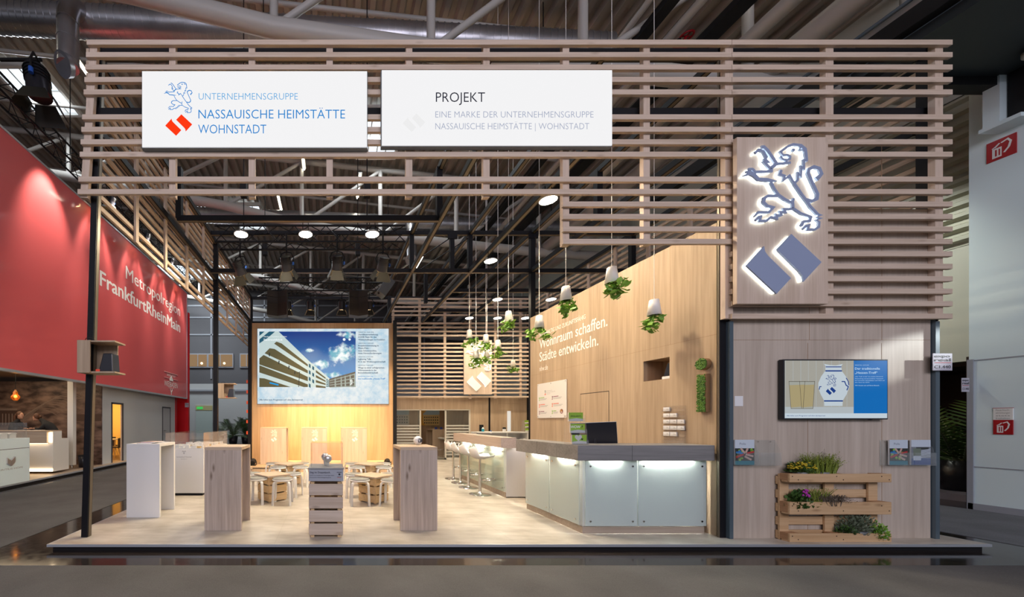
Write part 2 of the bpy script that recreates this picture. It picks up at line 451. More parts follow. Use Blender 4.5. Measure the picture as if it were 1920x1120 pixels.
def carpet_mat(name, c):
    m, nt, b = new_mat(name); N = nt.nodes.new; L = nt.links.new
    tc = N('ShaderNodeTexCoord'); n1 = N('ShaderNodeTexNoise'); n1.inputs['Scale'].default_value = 120; n1.inputs['Detail'].default_value = 4
    n2 = N('ShaderNodeTexNoise'); n2.inputs['Scale'].default_value = 1.6; n2.inputs['Detail'].default_value = 4
    L(tc.outputs['Object'], n1.inputs['Vector']); L(tc.outputs['Object'], n2.inputs['Vector'])
    ad = N('ShaderNodeMath'); ad.operation = 'ADD'; L(n1.outputs[0], ad.inputs[0]); L(n2.outputs[0], ad.inputs[1])
    mr = N('ShaderNodeMapRange'); mr.inputs['From Min'].default_value = .6; mr.inputs['From Max'].default_value = 1.4; L(ad.outputs[0], mr.inputs[0])
    mx = N('ShaderNodeMix'); mx.data_type = 'RGBA'; mx.inputs[6].default_value = tuple(k*.72 for k in c)+(1,); mx.inputs[7].default_value = tuple(k*1.25 for k in c)+(1,)
    L(mr.outputs[0], mx.inputs[0]); L(mx.outputs[2], b.inputs['Base Color']); b.inputs['Roughness'].default_value = .95; b.inputs['Specular IOR Level'].default_value = .1
    bp = N('ShaderNodeBump'); bp.inputs['Strength'].default_value = .3; L(n1.outputs[0], bp.inputs['Height']); L(bp.outputs[0], b.inputs['Normal'])
    return m
def laminate_mat():
    m, nt, b = new_mat('grey_oak_laminate_floor'); N = nt.nodes.new; L = nt.links.new
    tc = N('ShaderNodeTexCoord')
    mp = N('ShaderNodeMapping'); mp.inputs['Rotation'].default_value = (0, 0, .62); mp.inputs['Scale'].default_value = (1.4, 6, 1); L(tc.outputs['Object'], mp.inputs['Vector'])
    n1 = N('ShaderNodeTexNoise'); n1.inputs['Scale'].default_value = 1.2; n1.inputs['Detail'].default_value = 7; n1.inputs['Roughness'].default_value = .62; L(mp.outputs[0], n1.inputs['Vector'])
    n2 = N('ShaderNodeTexNoise'); n2.inputs['Scale'].default_value = 2.2; n2.inputs['Detail'].default_value = 3; L(tc.outputs['Object'], n2.inputs['Vector'])
    ad = N('ShaderNodeMath'); ad.operation = 'ADD'; L(n1.outputs[0], ad.inputs[0]); L(n2.outputs[0], ad.inputs[1])
    mr = N('ShaderNodeMapRange'); mr.inputs['From Min'].default_value = .72; mr.inputs['From Max'].default_value = 1.28; L(ad.outputs[0], mr.inputs[0])
    mx = N('ShaderNodeMix'); mx.data_type = 'RGBA'; mx.inputs[6].default_value = (.40, .35, .28, 1); mx.inputs[7].default_value = (.66, .61, .53, 1); L(mr.outputs[0], mx.inputs[0])
    br = N('ShaderNodeTexBrick'); br.inputs['Scale'].default_value = 1.0; br.inputs['Brick Width'].default_value = 1.9; br.inputs['Row Height'].default_value = .95
    br.inputs['Mortar Size'].default_value = .004; br.inputs['Color1'].default_value = (1, 1, 1, 1); br.inputs['Color2'].default_value = (.96, .96, .96, 1); br.inputs['Mortar'].default_value = (.88, .87, .86, 1)
    mp2 = N('ShaderNodeMapping'); mp2.inputs['Rotation'].default_value = (0, 0, 1.57); L(tc.outputs['Object'], mp2.inputs['Vector']); L(mp2.outputs[0], br.inputs['Vector'])
    ml = N('ShaderNodeMix'); ml.data_type = 'RGBA'; ml.blend_type = 'MULTIPLY'; ml.inputs[0].default_value = 1
    L(mx.outputs[2], ml.inputs[6]); L(br.outputs[0], ml.inputs[7]); L(ml.outputs[2], b.inputs['Base Color'])
    b.inputs['Roughness'].default_value = .38; b.inputs['Specular IOR Level'].default_value = .4
    return m
carpet = carpet_mat('grey_carpet', (.118, .115, .113))
carpet_r = carpet_mat('light_grey_carpet', (.20, .21, .22))
laminate = laminate_mat()
roof_m = pmat('roof_sheet', (.36, .31, .26), .5, .1, noise=.15, nscale=1.5)
wall_grey = pmat('hall_wall_grey', (.12, .12, .13), .7, noise=.1, nscale=.6)
wall_pale = pmat('hall_wall_pale', (.55, .57, .57), .6)
wall_white = pmat('white_wall_panel', (.76, .89, .91), .5)
clad_m = pmat('cream_cladding', (.42, .42, .34), .45)
mullion = pmat('grey_mullion', (.34, .36, .40), .5)
struct(MB().box(-24, -10, HF-.1, 16, 34, HF), 'floor', floor_mat())
single(MB().box(-24, -10, HF, 11.0, 3.72, HF+.006), 'aisle_carpet', carpet, 'grey carpet running across in front of the whole stand', 'carpet')
single(MB().box(-6.85, 3.73, HF, -3.95, 30, HF+.006), 'aisle_carpet', carpet, 'grey aisle carpet between the red banner stand and the wooden stand', 'carpet')
single(MB().box(8.4, 3.95, HF, 11.02, 30, HF+.006), 'aisle_carpet', carpet_r, 'light grey carpet beside the panelled hall wall on the right', 'carpet')
# corrugated roof deck, ribs running into the hall, falling to the right
def roof_z(x): return 11.9-.11*(x+1)
m = MB(); p = .36; x = -26.0; prof = []
while x < 15:
    for dx, dz in ((0, 0), (.13, 0), (.18, .11), (.31, .11)): prof.append((x+dx, roof_z(x)+dz))
    x += p
vs = [(a, -8, b) for a, b in prof]+[(a, 34, b) for a, b in prof]; n = len(prof)
m.add(vs, [(i, i+1, n+i+1, n+i) for i in range(n-1)])
struct(m, 'ceiling', roof_m)
# skylights in the roof and fluorescent tubes under it
def skylight(i, x0, x1, y0, y1, lab):
    z = min(roof_z(x0), roof_z(x1))-.04
    t = MB()
    for a, b, c, d in ((x0-.1, y0-.1, x1+.1, y0), (x0-.1, y1, x1+.1, y1+.1), (x0-.1, y0, x0, y1), (x1, y0, x1+.1, y1)): t.box(a, b, z-.1, c, d, z+.05)
    for k in range(1, 4): t.box(x0+(x1-x0)*k/4-.02, y0, z-.03, x0+(x1-x0)*k/4+.02, y1, z)
    t.box(x0, (y0+y1)/2-.02, z-.03, x1, (y0+y1)/2+.02, z)
    fr = struct(t, 'window_%d' % i, white)
    pn = MB().box(x0, y0, z, x1, y1, z+.02).build('pane', sky_pane, fr)
    fr['label'] = lab
    area_light('skylight_daylight', ((x0+x1)/2, (y0+y1)/2, z-.15), ((x0+x1)/2, (y0+y1)/2, 0), x1-x0, y1-y0, 60*(x1-x0)*(y1-y0), (.88, .95, 1))
skylight(1, -10.7, -9.2, 11.3, 13.0, 'rooflight above the red banner')
skylight(2, -4.9, -3.5, 17.5, 19.6, 'rooflight far back behind the stage lamps')
skylight(3, 1.1, 2.4, 11.4, 13.4, 'rooflight showing between the two white signs')
skylight(7, -13.0, -7.0, 25.0, 27.5, 'added wide light panel at the far back left')  # no known rooflight here; pane and light added to brighten the back wall
tubes = [(-9.2, 8.1, 'next to the large barn-door lamp'), (-7.4, 11.0, 'just left of the timber screen'), (1.2, 14.6, 'behind the lower rails under the white signs'), (-2.3, 16.2, 'under the left white sign'),
         (2.8, 17.5, 'in the gap above the planters'), (5.2, 20.5, 'above the back screen, deepest of the tubes'), (-1.0, 13.2, 'behind the middle of the left sign'), (7.8, 6.4, 'beside the dark gantry at upper right')]
for x, y, lab in tubes:
    z = roof_z(x)-.55
    t = thing('fluorescent_lamp', 'slim fluorescent hall lamp '+lab, 'ceiling lamp', (x, y, z), 'fluorescent lamps under the roof')
    MB().box(x-.07, y-.75, z, x+.07, y+.75, z+.06).build('housing', tube_paint, t)
    MB().cyl((x, y-.72, z-.03), (x, y+.72, z-.03), .035, n=8).build('tube', tube_on, t)
    for s in (-.6, .6): MB().cyl((x, y+s, z+.06), (x, y+s, roof_z(x)+.03), .008, n=6).build('hanger', black, t)
# four tubular trusses, one every seven metres
TP = [(-13.4, 11.6), (-10.3, 11.1), (-7.2, 10.5), (-4.1, 9.95), (-1.1, 9.2), (2.0, 8.75), (5.0, 8.45), (8.25, 8.1), (11.4, 7.9)]
TL = ['nearest white tubular roof truss, right above the signs', 'second white tubular roof truss, seen under the front rails', 'third tubular roof truss, above the stage loudspeakers', 'farthest tubular roof truss before the back wall']
for k, d in enumerate((7.0, 14.0, 21.0, 28.0)):
    t = thing('roof_truss', TL[k], 'roof truss', (0, d, 8.0), 'tubular roof trusses')
    MB().tube([(x, d, z) for x, z in TP], .17, 12).build('bottom_chord', tube_paint, t)
    MB().tube([(x, d, roof_z(x)-.22) for x in (-14, 12)], .10, 10).build('top_chord', tube_paint, t)
    for i, (x, z) in enumerate(TP):
        MB().cyl((x, d, z), (x, d, roof_z(x)-.2), .085, n=10).build('upright', tube_paint, t)
        if i+1 < len(TP):
            x2 = TP[i+1][0]
            MB().cyl((x, d, z), (x2, d, roof_z(x2)-.25), .07, n=10).build('diagonal', tube_paint, t)
# purlins / sprinkler pipes across, ducts
pn = ['nearest', 'second', 'third', 'fourth', 'fifth', 'sixth']
for i, d in enumerate((8.6, 10.6, 12.4, 16.0, 18.6, 24.0)):
    single(MB().tube([(-14, d, roof_z(-14)-.35), (9, d, roof_z(9)-.35)], .055, 8), 'sprinkler_pipe', tube_paint, 'thin grey pipe across the roof ribs, %s from the front' % pn[i], 'pipe', 'pipes under the roof ribs')
def duct(d, z0, x0, x1, drops, lab, slope=-.055):
    zz = lambda x: z0+slope*(x-x0)
    t = thing('ventilation_duct', lab, 'duct', ((x0+x1)/2, d, zz((x0+x1)/2)))
    m = MB(); m.cyl((x0, d, zz(x0)), (x1, d, zz(x1)), .30, n=20)
    x = x0+.2
    while x < x1:
        m.cyl((x, d, zz(x)), (x+.03, d, zz(x)-.001), .312, n=20); x += .16
    m.build('main_pipe', galv, t)
    for x in (x0+1.5, (x0+x1)/2, x1-1.5): MB().cyl((x, d, zz(x)+.28), (x, d, roof_z(x)+.08), .012, n=6).build('hanger', black, t)
    for x, ln in drops:
        q = MB(); q.tube([(x+.1, d-.1, zz(x)), (x, d-.42, zz(x)-.12), (x, d-.5, zz(x)-.45), (x, d-.5, zz(x)-ln)], .21, 16)
        for h in (.6, 1.0, ln-.1): q.cyl((x, d-.5, zz(x)-h), (x, d-.5, zz(x)-h+.03), .22, n=16)
        q.build('branch_pipe', galv, t)
        MB().cyl((x-.05, d-.6, zz(x)-ln-.05), (x, d-.5, zz(x)-ln+.02), .235, .21, 16).build('outlet', galv, t)
duct(8.3, 11.0, -9.6, 6.5, [(-5.75, 1.55)], 'long silver ventilation duct with a down pipe at upper left')
duct(15.2, 10.3, -6.0, 11, [(3.4, 1.8)], 'silver ventilation duct behind the stage lights', -.04)
# long pipes and gantry on the right
for x, z, r, lab in ((8.55, 8.3, .20, 'thickest pale pipe running into the hall at upper right'), (7.75, 8.5, .13, 'slimmer pale pipe left of the thickest one'), (6.6, 8.9, .08, 'thin pale pipe left of the two thick pipes'), (9.6, 8.2, .16, 'pale pipe between the thickest pipe and the dark gantry'), (5.9, 9.2, .06, 'thin dark-sided pipe, furthest left of the pipes at upper right')):
    single(MB().cyl((x, 1.0, z), (x, 29.5, z), r, n=14), 'roof_pipe', tube_paint, lab, 'pipe', 'long pipes into the hall')
for x, z, w, lab in ((7.2, 8.7, .30, 'dark cable tray between the pale roof pipes'), (6.2, 9.05, .22, 'narrow dark cable tray beside the thin pipes'), (9.05, 8.65, .35, 'broad dark cable tray above the thickest pipe')):
    single(MB().box(x-w/2, 1.0, z-.03, x+w/2, 29.5, z+.1), 'cable_tray', blackm, lab, 'cable tray', 'dark cable trays at upper right')
g = thing('service_gantry', 'dark steel service gantry at the upper right', 'gantry', (10.2, 4.5, 7.0))
MB().box(8.6, 2.0, 7.0, 12.0, 5.85, 7.16).build('deck', pmat('dark_grating', (.015, .022, .024), .6), g)
for y in (2.2, 4.2, 5.8): MB().box(8.5, y-.09, 6.86, 12, y+.09, 7.0).build('cross_beam', blackm, g)
for x in (8.5, 9.6): MB().box(x-.08, 1.6, 7.16, x+.08, 9.5, 7.42).build('long_beam', blackm, g)
for x in (8.7, 9.1, 9.5): MB().cyl((x, 1.5, 7.75), (x, 9.5, 7.75), .03, n=8).build('rail', pmat('rail_blue_grey', (.10, .14, .17), .5) if x == 8.7 else MATS['rail_blue_grey'], g)
l = thing('gantry_lamp', 'round pale lamp disc under the dark gantry', 'lamp', (10.5, 5.2, 6.9))
MB().lathe([(0, -.03), (.14, -.03), (.17, 0), (.17, .05), (0, .05)], (10.5, 5.2, 6.9)).build('dish', wall_pale, l)
MB().cyl((10.5, 5.2, 6.92), (11.0, 5.05, 6.98), .02, n=8).build('arm', tube_paint, l)
# right-hand wall: plain panels, corrugated cladding behind it, dark stand in the opening
m = MB()
m.box(11.05, 1.2, HF, 11.35, 6.13, 7.4)
wr = struct(m, 'wall_right', wall_white)
q = MB()
for z in (.657, 2.48): q.box(11.042, 1.2, z-.008, 11.056, 6.13, z+.008)
q.box(11.03, 1.2, HF, 11.06, 6.13, HF+.11); q.box(11.03, 6.08, HF, 11.06, 6.14, 2.5)
q.build('panel_joint', mullion, wr)
b_ = thing('wall_bracket', 'white and black bracket box high on the right wall', 'bracket', (10.85, 5.6, 6.0))
MB().box(10.75, 5.69, 6.24, 11.05, 5.84, 7.0).box(10.72, 5.5, 6.18, 11.05, 5.86, 6.24).build('box', wall_white, b_)
MB().box(10.85, 5.5, 6.24, 11.05, 5.67, 7.0).build('strut', blackm, b_)
m = MB(); zz = 4.75; prof = []
while zz < 7.6:
    prof += [(12.0, zz), (12.0, zz+.07), (11.9, zz+.11), (11.9, zz+.18)]; zz += .22
n = len(prof); m.add([(a, 6.3, b) for a, b in prof]+[(a, 30, b) for a, b in prof], [(i, i+1, n+i+1, n+i) for i in range(n-1)])
struct(m, 'wall_cladding', clad_m)
m = MB(); m.box(12.0, 6.3, 2.57, 12.2, 30, 4.76); m.box(12.0, 9.0, HF, 12.2, 30, 2.57); m.box(11.9, 6.3, 7.55, 12.2, 30, 10.6)
struct(m, 'wall_recess', pmat('cream_wall', (.52, .52, .46), .6))
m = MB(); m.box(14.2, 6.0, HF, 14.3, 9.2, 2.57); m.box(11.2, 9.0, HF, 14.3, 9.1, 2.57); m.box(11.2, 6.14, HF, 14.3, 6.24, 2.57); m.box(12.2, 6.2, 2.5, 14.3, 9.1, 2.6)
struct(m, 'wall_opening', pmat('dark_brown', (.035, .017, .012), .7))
single(MB().box(11.95, 6.5, HF, 14.1, 8.95, HF+.13), 'stage_podium', [pmat('lilac_podium', (.33, .31, .40), .5)], 'low lilac podium in the dark opening at right', 'podium')
single(MB().box(12.3, 7.4, HF+.13, 13.8, 7.9, HF+.24), 'step_board', pmat('pink_board', (.42, .27, .24), .6), 'pinkish board lying on the lilac podium', 'board')
# red fire signs
def fire_sign(y0, y1, z0, z1, capt, lab):
    t = thing('fire_sign', lab, 'sign', (11.03, (y0+y1)/2, z0)); f = FACE_LEFT((11.05, y1, z0)); W = y1-y0; H = z1-z0
    MB().rect(0, 0, W, H, f, 0, .012).build('plate', red_sign, t)
    s = min(W, H)
    q = MB(); q.rect(W/2-.30*s, .12*H, W/2+.02*s, .60*H, f, .012, .014); q.ribbon([(W/2-.30*s, .62*H), (W/2-.05*s, .80*H), (W/2-.22*s, .64*H)], .07*s, f, .012, .014)
    q.ribbon([(W/2+.0*s, .78*H), (W/2+.22*s, .86*H), (W/2+.32*s, .70*H), (W/2+.26*s, .45*H), (W/2+.10*s, .25*H)], .08*s, f, .012, .014)
    q.build('extinguisher_symbol', white_print, t)
    MB().rect(W/2-.2*s, .2*H, W/2-.14*s, .52*H, f, .014, .015).rect(W/2-.08*s, .2*H, W/2-.03*s, .52*H, f, .014, .015).build('symbol_mark', red_sign, t)
    if capt:
        MB().rect(0, H, W, H*1.8, f, 0, .012).rect(-.005, H*1.8, W+.005, H*1.83, f, 0, .013, 1).build('caption_plate', [white_print, red_sign], t)
        hh = H*.11
        merge_texts('caption', [text('c', s_, f, W/2, H*(1.62-.19*i), W*.72, hh, grey_ink, t, align='C', w=.013) for i, s_ in enumerate(('Feuerlösch-', 'einrichtungen', 'stets', 'freihalten'))], t)
fire_sign(5.70, 5.96, 5.76, 6.09, False, 'red fire extinguisher sign high on the right wall')
fire_sign(5.73, 5.90, 1.22, 1.46, True, 'small fire extinguisher sign with white caption at eye level')
# back wall of the hall
D = 30.0
m = MB(); m.box(-24, D, 4.6, 16, D+.3, 13); m.box(-24, D, HF, 16, D+.3, 4.6, 1)
wb = struct(m, 'wall_back', [wall_grey, wall_pale])
q = MB()
for x in (-14, -10.0, -5.5, -1, 3.5, 8, 12.5): q.box(x-.06, D-.05, 5.0, x+.06, D, 12.5)
for z in (8.75, 10.2, 11.2): q.box(-24, D-.05, z-.06, 16, D, z+.06)
q.box(-24, D-.12, 3.95, 16, D, 4.1); q.build('mullion', mullion, wb)
for i, (x0, x1) in enumerate(((-11.85, -10.35), (-10.2, -8.2), (-7.5, -6.5))):
    w_ = struct(MB().box(x0-.08, D-.1, 5.95, x1+.08, D-.01, 7.15), 'window_%d' % (i+4), mullion)
    MB().box(x0, D-.12, 6.05, x1, D-.105, 7.05).build('lit_room', emit('office_light', (.30, .19, .10), .9) if i == 0 else MATS['office_light'], w_)
    q = MB(); q.box((x0+x1)/2-.03, D-.14, 6.05, (x0+x1)/2+.03, D-.12, 7.05); q.build('window_frame', mullion, w_)
    MB().ball(((x0+x1)/2+.35, D-.2, 6.3), .1).build('window_lamp', emit('office_lamp', (1, .6, .3), 4) if i == 0 else MATS['office_lamp'], w_)
dr = struct(MB().box(-11.3, D-.06, HF, -9.9, D-.01, 2.35), 'door_1', pmat('pale_green_door', (.50, .60, .57), .4))
MB().box(-11.3, D-.08, 2.35, -9.9, D-.01, 2.75).build('door_transom', pmat('yellow_transom', (.55, .50, .25), .5), dr)
MB().box(-11.2, D-.1, 2.45, -10.7, D-.08, 2.65).build('exit_sign', emit('exit_green', (.05, .5, .1), 1), dr)
struct(MB().box(-24.2, -10, HF, -24, 34, 15), 'wall_left', wall_grey)
struct(MB().box(16, -10, HF, 16.2, 34, 11), 'wall_far_right', wall_grey)

t = thing('red_valve', 'red hand-wheel valve at the end of a sprinkler pipe, upper right', 'valve', (8.55, 8.6, 10.6))
MB().ring((8.6, 8.55, 10.72), .13, .022).bar((8.47, 8.55, 10.72), (8.73, 8.55, 10.72), .02, .02).bar((8.6, 8.42, 10.72), (8.6, 8.68, 10.72), .02, .02).build('hand_wheel', red_sign, t)
MB().cyl((8.6, 8.55, 10.72), (8.5, 8.6, 10.5), .03).cyl((8.30, 8.6, 10.47), (8.75, 8.6, 10.40), .09).build('valve_body', red_sign, t)
MB().tube([(8.5, 8.6, 10.5), (8.45, 8.6, 10.6), (8.45, 8.6, 10.68)], .06).build('pipe_bend', blackm, t)
# ================================================================== stand: platform, frame, screens
t = thing('stand_platform', 'raised pale laminate platform with silver edge under the whole stand', 'platform', (2.2, 8.7, HF))
PX0, PX1, PY0, PY1 = -3.29, 7.72, 4.15, 13.6
MB().box(PX0, PY0, -.012, PX1, PY1, 0).build('laminate_floor', laminate, t)
MB().box(PX0+.03, PY0+.03, HF, PX1-.03, PY1-.03, -.012).build('black_base', blackm, t)
q = MB(); q.box(PX0-.012, PY0-.012, -.03, PX1+.012, PY0, 0); q.box(PX0-.012, PY0, -.03, PX0, PY1, 0); q.box(PX1, PY0, -.03, PX1+.012, PY1, 0)
q.build('edge_trim', alu_edge, t)
# black steel frame, bolted together
FX = [-2.92, 2.0, 3.42, 4.92, 7.42]; YF, YB = 4.44, 13.2
ZL, ZU = 5.10, 6.02
t = thing('steel_frame', 'black square-tube steel frame carrying timber screens and lamps', 'frame', (2.2, 8.8, 0))
def beam(p0, p1, name='beam', s=.09):
    MB().bar(p0, p1, s, s).build(name, black, t)
    p0 = Vector(p0); p1 = Vector(p1)
    if abs(p0.z-p1.z) < .01:
        dz = Vector((0, 0, s/2+.001)); MB().bar(p0-dz, p1-dz, s*.55, .004).build('profile_groove', bronze, t)
# uprights
MB().bar((-3.04, 4.43, 0), (-2.86, 4.43, ZU+.05), .075, .08, up=(0, 1, 0)).build('post', black, t)
MB().bar((-3.004, 4.435, 0), (-2.824, 4.435, ZU+.05), .012, .05, up=(0, 1, 0)).build('post_groove', bronze, t)
MB().box(4.815, 4.372, 0, 4.925, 4.40, ZU+.04).build('post', black, t)
for x, y, z0 in ((7.44, 4.42, 0), (-2.92, 9.1, 0), (-2.92, 13.2, 0), (7.42, 8.7, 0), (7.42, 13.2, 0), (4.92, 8.62, 0), (2.2, 13.1, 0), (2.13, 11.58, 0), (-2.60, 11.58, 0)):
    MB().box(x-.055, y-.05, z0, x+.055, y+.05, ZU+.04 if y != 11.58 else 4.72).build('post', black, t)
MB().box(4.806, 4.376, 0, 4.814, 4.398, 5.9).build('post_groove', bronze, t)
# front frame
beam((-2.87, 4.44, ZU), (7.42, 4.44, ZU)); beam((-2.87, 4.44, 5.28), (7.42, 4.44, 5.28))
# rails into depth
for x in FX:
    beam((x, YF, ZU), (x, YB, ZU)); beam((x, YF if x in (2.0, 3.42, 4.92) else 4.49, ZL), (x, YB, ZL))
# cross rails
for y in (6.42, 8.65, 13.2):
    beam((-2.92, y, ZU), (7.42, y, ZU)) if y != 6.42 else None
    beam((-2.75 if y == 6.42 else -2.92, y, ZL), (2.0 if y == 6.42 else 7.42, y, ZL))
for y in (9.95, 11.75): beam((3.42, y, ZL), (7.42, y, ZL))
for x, y in ((-2.72, 6.42), (1.98, 6.42), (2.98, 8.65), (4.92, 6.5), (3.42, 8.65), (2.0, 8.65), (2.98, 11.0)):
    MB().box(x-.05, y-.05, ZL, x+.05, y+.05, ZU).build('hanger', black, t)
for x, y in ((2.98, 8.6), (4.92, 8.57)): MB().box(x-.11, y-.02, ZU-.16, x+.11, y+.02, ZU-.03).build('bracket', black, t)
for x, y in ((2.98, 8.66), (3.42, 8.66)): MB().cyl((x-.02, y, ZU-.1), (x-1.2, y+.2, ZL+.1), .012, n=6).build('tension_rod', black, t)
# ---------- timber slat screens
def zk(k): return 6.005-.15*k
SK = {5, 10}
def slat_run(mb, u0, u1, z, plane, h=.06, w0=.0, w1=.036):
    mb.hexa([plane(u0, w0, z-h/2), plane(u1, w0, z-h/2), plane(u1, w1, z-h/2), plane(u0, w1, z-h/2),
             plane(u0, w0, z+h/2), plane(u1, w0, z+h/2), plane(u1, w1, z+h/2), plane(u0, w1, z+h/2)])
fp = lambda u, w, z: Vector((u, 4.305-w, z))
# front left and centre screen
t = thing('front_timber_screen', 'wide pine slat screen behind the two white signs', 'timber screen', (1, 4.3, 4.2))
m = MB()
for k in range(13):
    if k in SK: continue
    xl = -3.02+.11*(zk(k)-4.2)/1.8-.015
    slat_run(m, xl, 4.84, zk(k), fp)
for k in (13, 14, 15, 16): slat_run(m, 2.81, 4.84, zk(k), fp)
m.build('slats', pine_x, t)
def batten(mb, x, z0, z1, w=.078): mb.box(x-w/2, 4.306, z0, x+w/2, 4.36, z1)
for x, z0 in ((-1.91, zk(12)-.045), (-.945, zk(12)-.045), (.0, zk(12)-.045), (.965, zk(12)-.045), (1.905, zk(12)-.045), (2.87, zk(16)-.03), (3.85, zk(16)-.03)):
    q = MB(); batten(q, x, z0, zk(0)+.02); q.build('batten', pine_z, t)
MB().bar((-2.985, 4.333, zk(12)-.05), (-2.865, 4.333, zk(0)+.02), .09, .052, up=(0, 1, 0)).build('batten', pine_z, t)
# tower screen on the right
t = thing('tower_timber_screen', 'pine slat screen on the right tower around the glowing crest', 'timber screen', (6.1, 4.3, 2.7))
m = MB()
for k in range(23):
    if k in SK: continue
    slat_run(m, 4.845, 7.50, zk(k), fp)
m.build('slats', pine_x, t)
for x in (4.85, 6.07, 7.40):
    q = MB(); batten(q, x, zk(22)-.02, zk(0)+.02, .095); q.build('batten', pine_z, t)
# left side screen
lp = lambda u, w, z: Vector((-3.0-w+.036, u, z))
t = thing('side_timber_screen', 'long pine slat screen along the left side above the aisle', 'timber screen', (-3, 8.8, 4.1))
m = MB()
for k in range(13):
    if k in SK: continue
    slat_run(m, 4.37, 13.2, zk(k), lp)
m.build('slats', pine_y, t)
for i in range(10):
    y = 4.45+i*.96
    MB().box(-2.964, y-.04, zk(12)-.05, -2.915 if False else -2.93, y+.04, zk(0)+.02).build('batten', pine_z, t)
# right side screen, seen through the tower and above the oak wall
rp = lambda u, w, z: Vector((7.47+w, u, z))
t = thing('side_timber_screen', 'pine slat screen along the right side, seen above the oak wall', 'timber screen', (7.5, 8.8, 2.7))
m = MB()
for k in range(23):
    if k in SK: continue
    slat_run(m, 4.37, 13.2, zk(k), rp)
m.build('slats', pine_y, t)
for i in range(10):
    y = 4.45+i*.96
    MB().box(7.43, y-.04, zk(22)-.03, 7.469, y+.04, zk(0)+.02).build('batten', pine_z, t)
# back screen with its own crest panel
bp_ = lambda u, w, z: Vector((u, 13.06-w, z))
t = thing('back_timber_screen', 'pine slat screen across the back above the meeting room', 'timber screen', (4.8, 13.1, 2.3))
m = MB()
for k in range(25):
    if k in SK: continue
    slat_run(m, 2.27, 7.42, zk(k)-.07, bp_)
m.build('slats', pine_x, t)
for i in range(6):
    x = 2.34+i*.93+(.05 if i else 0)
    MB().box(x-.045, 13.062, 2.26, x+.045, 13.11, 5.95).build('batten', pine_z, t)
# dashboards: crest panels
def crest_panel(name, lab, x0, x1, z0, z1, y, lm, glow, gs):
    t = thing(name, lab, 'sign', ((x0+x1)/2, y, z0))
    MB().box(x0, y, z0, x1, y+.045, z1).build('board', pine_z, t, .004)
    f = FRONT((x0, y, z0)); W = x1-x0; H = z1-z0; dc = y-.045*gs
    pw = (W/y*F)   # the crest hangs a little in front of the board
    h = H*.906*dc/y; u = (X_(CX+(x0/y*F)+pw*.048, dc))-x0; v = EYE+(z0+H*.962-EYE)*dc/y-z0
    m = MB(); crest(m, f, u, v, h, .030*gs, .045*gs, 1.0); m.build('raised_crest', lm, t)
    m = MB(); crest(m, f, u, v, h, .010, .014, .7, lion=True, dia=False)
    for pg in DIAMOND:
        s = h*.395/336; cx = sum(p[0] for p in pg)/len(pg); cy = sum(p[1] for p in pg)/len(pg)
        pts = [(u+((cx+(p[0]-cx)*.95)-87)*s*1.045+h*.033, v-h*.60-((cy+(p[1]-cy)*.95)-662)*s) for p in pg]
        n = len(pts)
        for i in range(n): m.ribbon([pts[i], pts[(i+1) % n]], .016, f, .010, .014)
    m.build('back_light', glow, t)
    return t
crest_panel('crest_sign', 'pine board with back-lit lion crest and two lozenges on the tower', X_(1382, 4.2), X_(1553, 4.2), Z_(570, 4.2), Z_(257, 4.2), 4.2, lilac, emit('crest_glow', (.88, 1.0, .94), 9), 1)
crest_panel('crest_sign', 'pine board with glowing white lion crest on the back screen', X_(870, 12.95), X_(922.5, 12.95), Z_(740, 12.95), Z_(638, 12.95), 12.95, white_print, emit('crest_glow_back', (1.0, .97, .9), 2.5), 1)
# ---------- the two light boxes
def lightbox(lab, px0, py0, px1, py1):
    d = 4.205; x0, x1, z0, z1 = X_(px0, d), X_(px1, d), Z_(py1, d), Z_(py0, d)
    t = thing('lightbox_sign', lab, 'sign', ((x0+x1)/2, d, z0), 'lightboxes on the front screen')
    MB().box(x0-.008, d+.004, z0-.008, x1+.008, 4.268, z1+.008).build('case', pmat('grey_case', (.20, .22, .23), .4) if 'grey_case' not in MATS else MATS['grey_case'], t)
    MB().box(x0, d-.006, z0, x1, d+.004, z1).build('lit_face', sign_face, t)
    return t, FRONT((0, d-.006, 0)), d
sb = emit('sign_blue', (.0, .22, .62), .95); sbl = emit('sign_light_blue', (.07, .36, .70), 1.0); so = emit('sign_orange', (.95, .035, .0), 1.0)
sd = emit('sign_dark', (.004, .006, .02), 1); sg = emit('sign_faint', (.34, .38, .50), 1); sgh = emit('sign_ghost', (.81, .81, .81), 1)
t, f, d = lightbox('white lightbox sign with blue lettering, lion and orange lozenges', 267, 134.5, 688, 276)
def px_text(name, s, px0, px1, pyb, cap, mat, bold):
    return text(name, s, f, X_(px0, d), Z_(pyb, d), X_(px1, d)-X_(px0, d), cap/F*d, mat, t, bold)
px_text('lettering', 'UNTERNEHMENSGRUPPE', 373, 558.5, 188, 12.8, sbl, -.012)
px_text('lettering', 'NASSAUISCHE HEIMSTÄTTE', 372.5, 647, 223.3, 17, sb, -.006)
px_text('lettering', 'WOHNSTADT', 372, 499.5, 251.3, 17, sb, -.006)
m = MB(); crest(m, f, X_(307, d), Z_(154.8, d), (256-154.8)/F*d, .0, .002, .52, 0, 1); m.build('lion_emblem', [sb, so], t)
t, f, d = lightbox('white lightbox sign reading PROJEKT with pale small print', 716, 132.5, 1147, 273)
px_text('lettering', 'PROJEKT', 817, 909, 192.3, 18.5, sd, -.006)
px_text('lettering', 'EINE MARKE DER UNTERNEHMENSGRUPPE', 816, 1112, 221.5, 12, sg, -.010)
px_text('lettering', 'NASSAUISCHE HEIMSTÄTTE | WOHNSTADT', 816, 1104, 243.5, 12, sg, -.010)
m = MB(); s = (797-755)/F*d/405
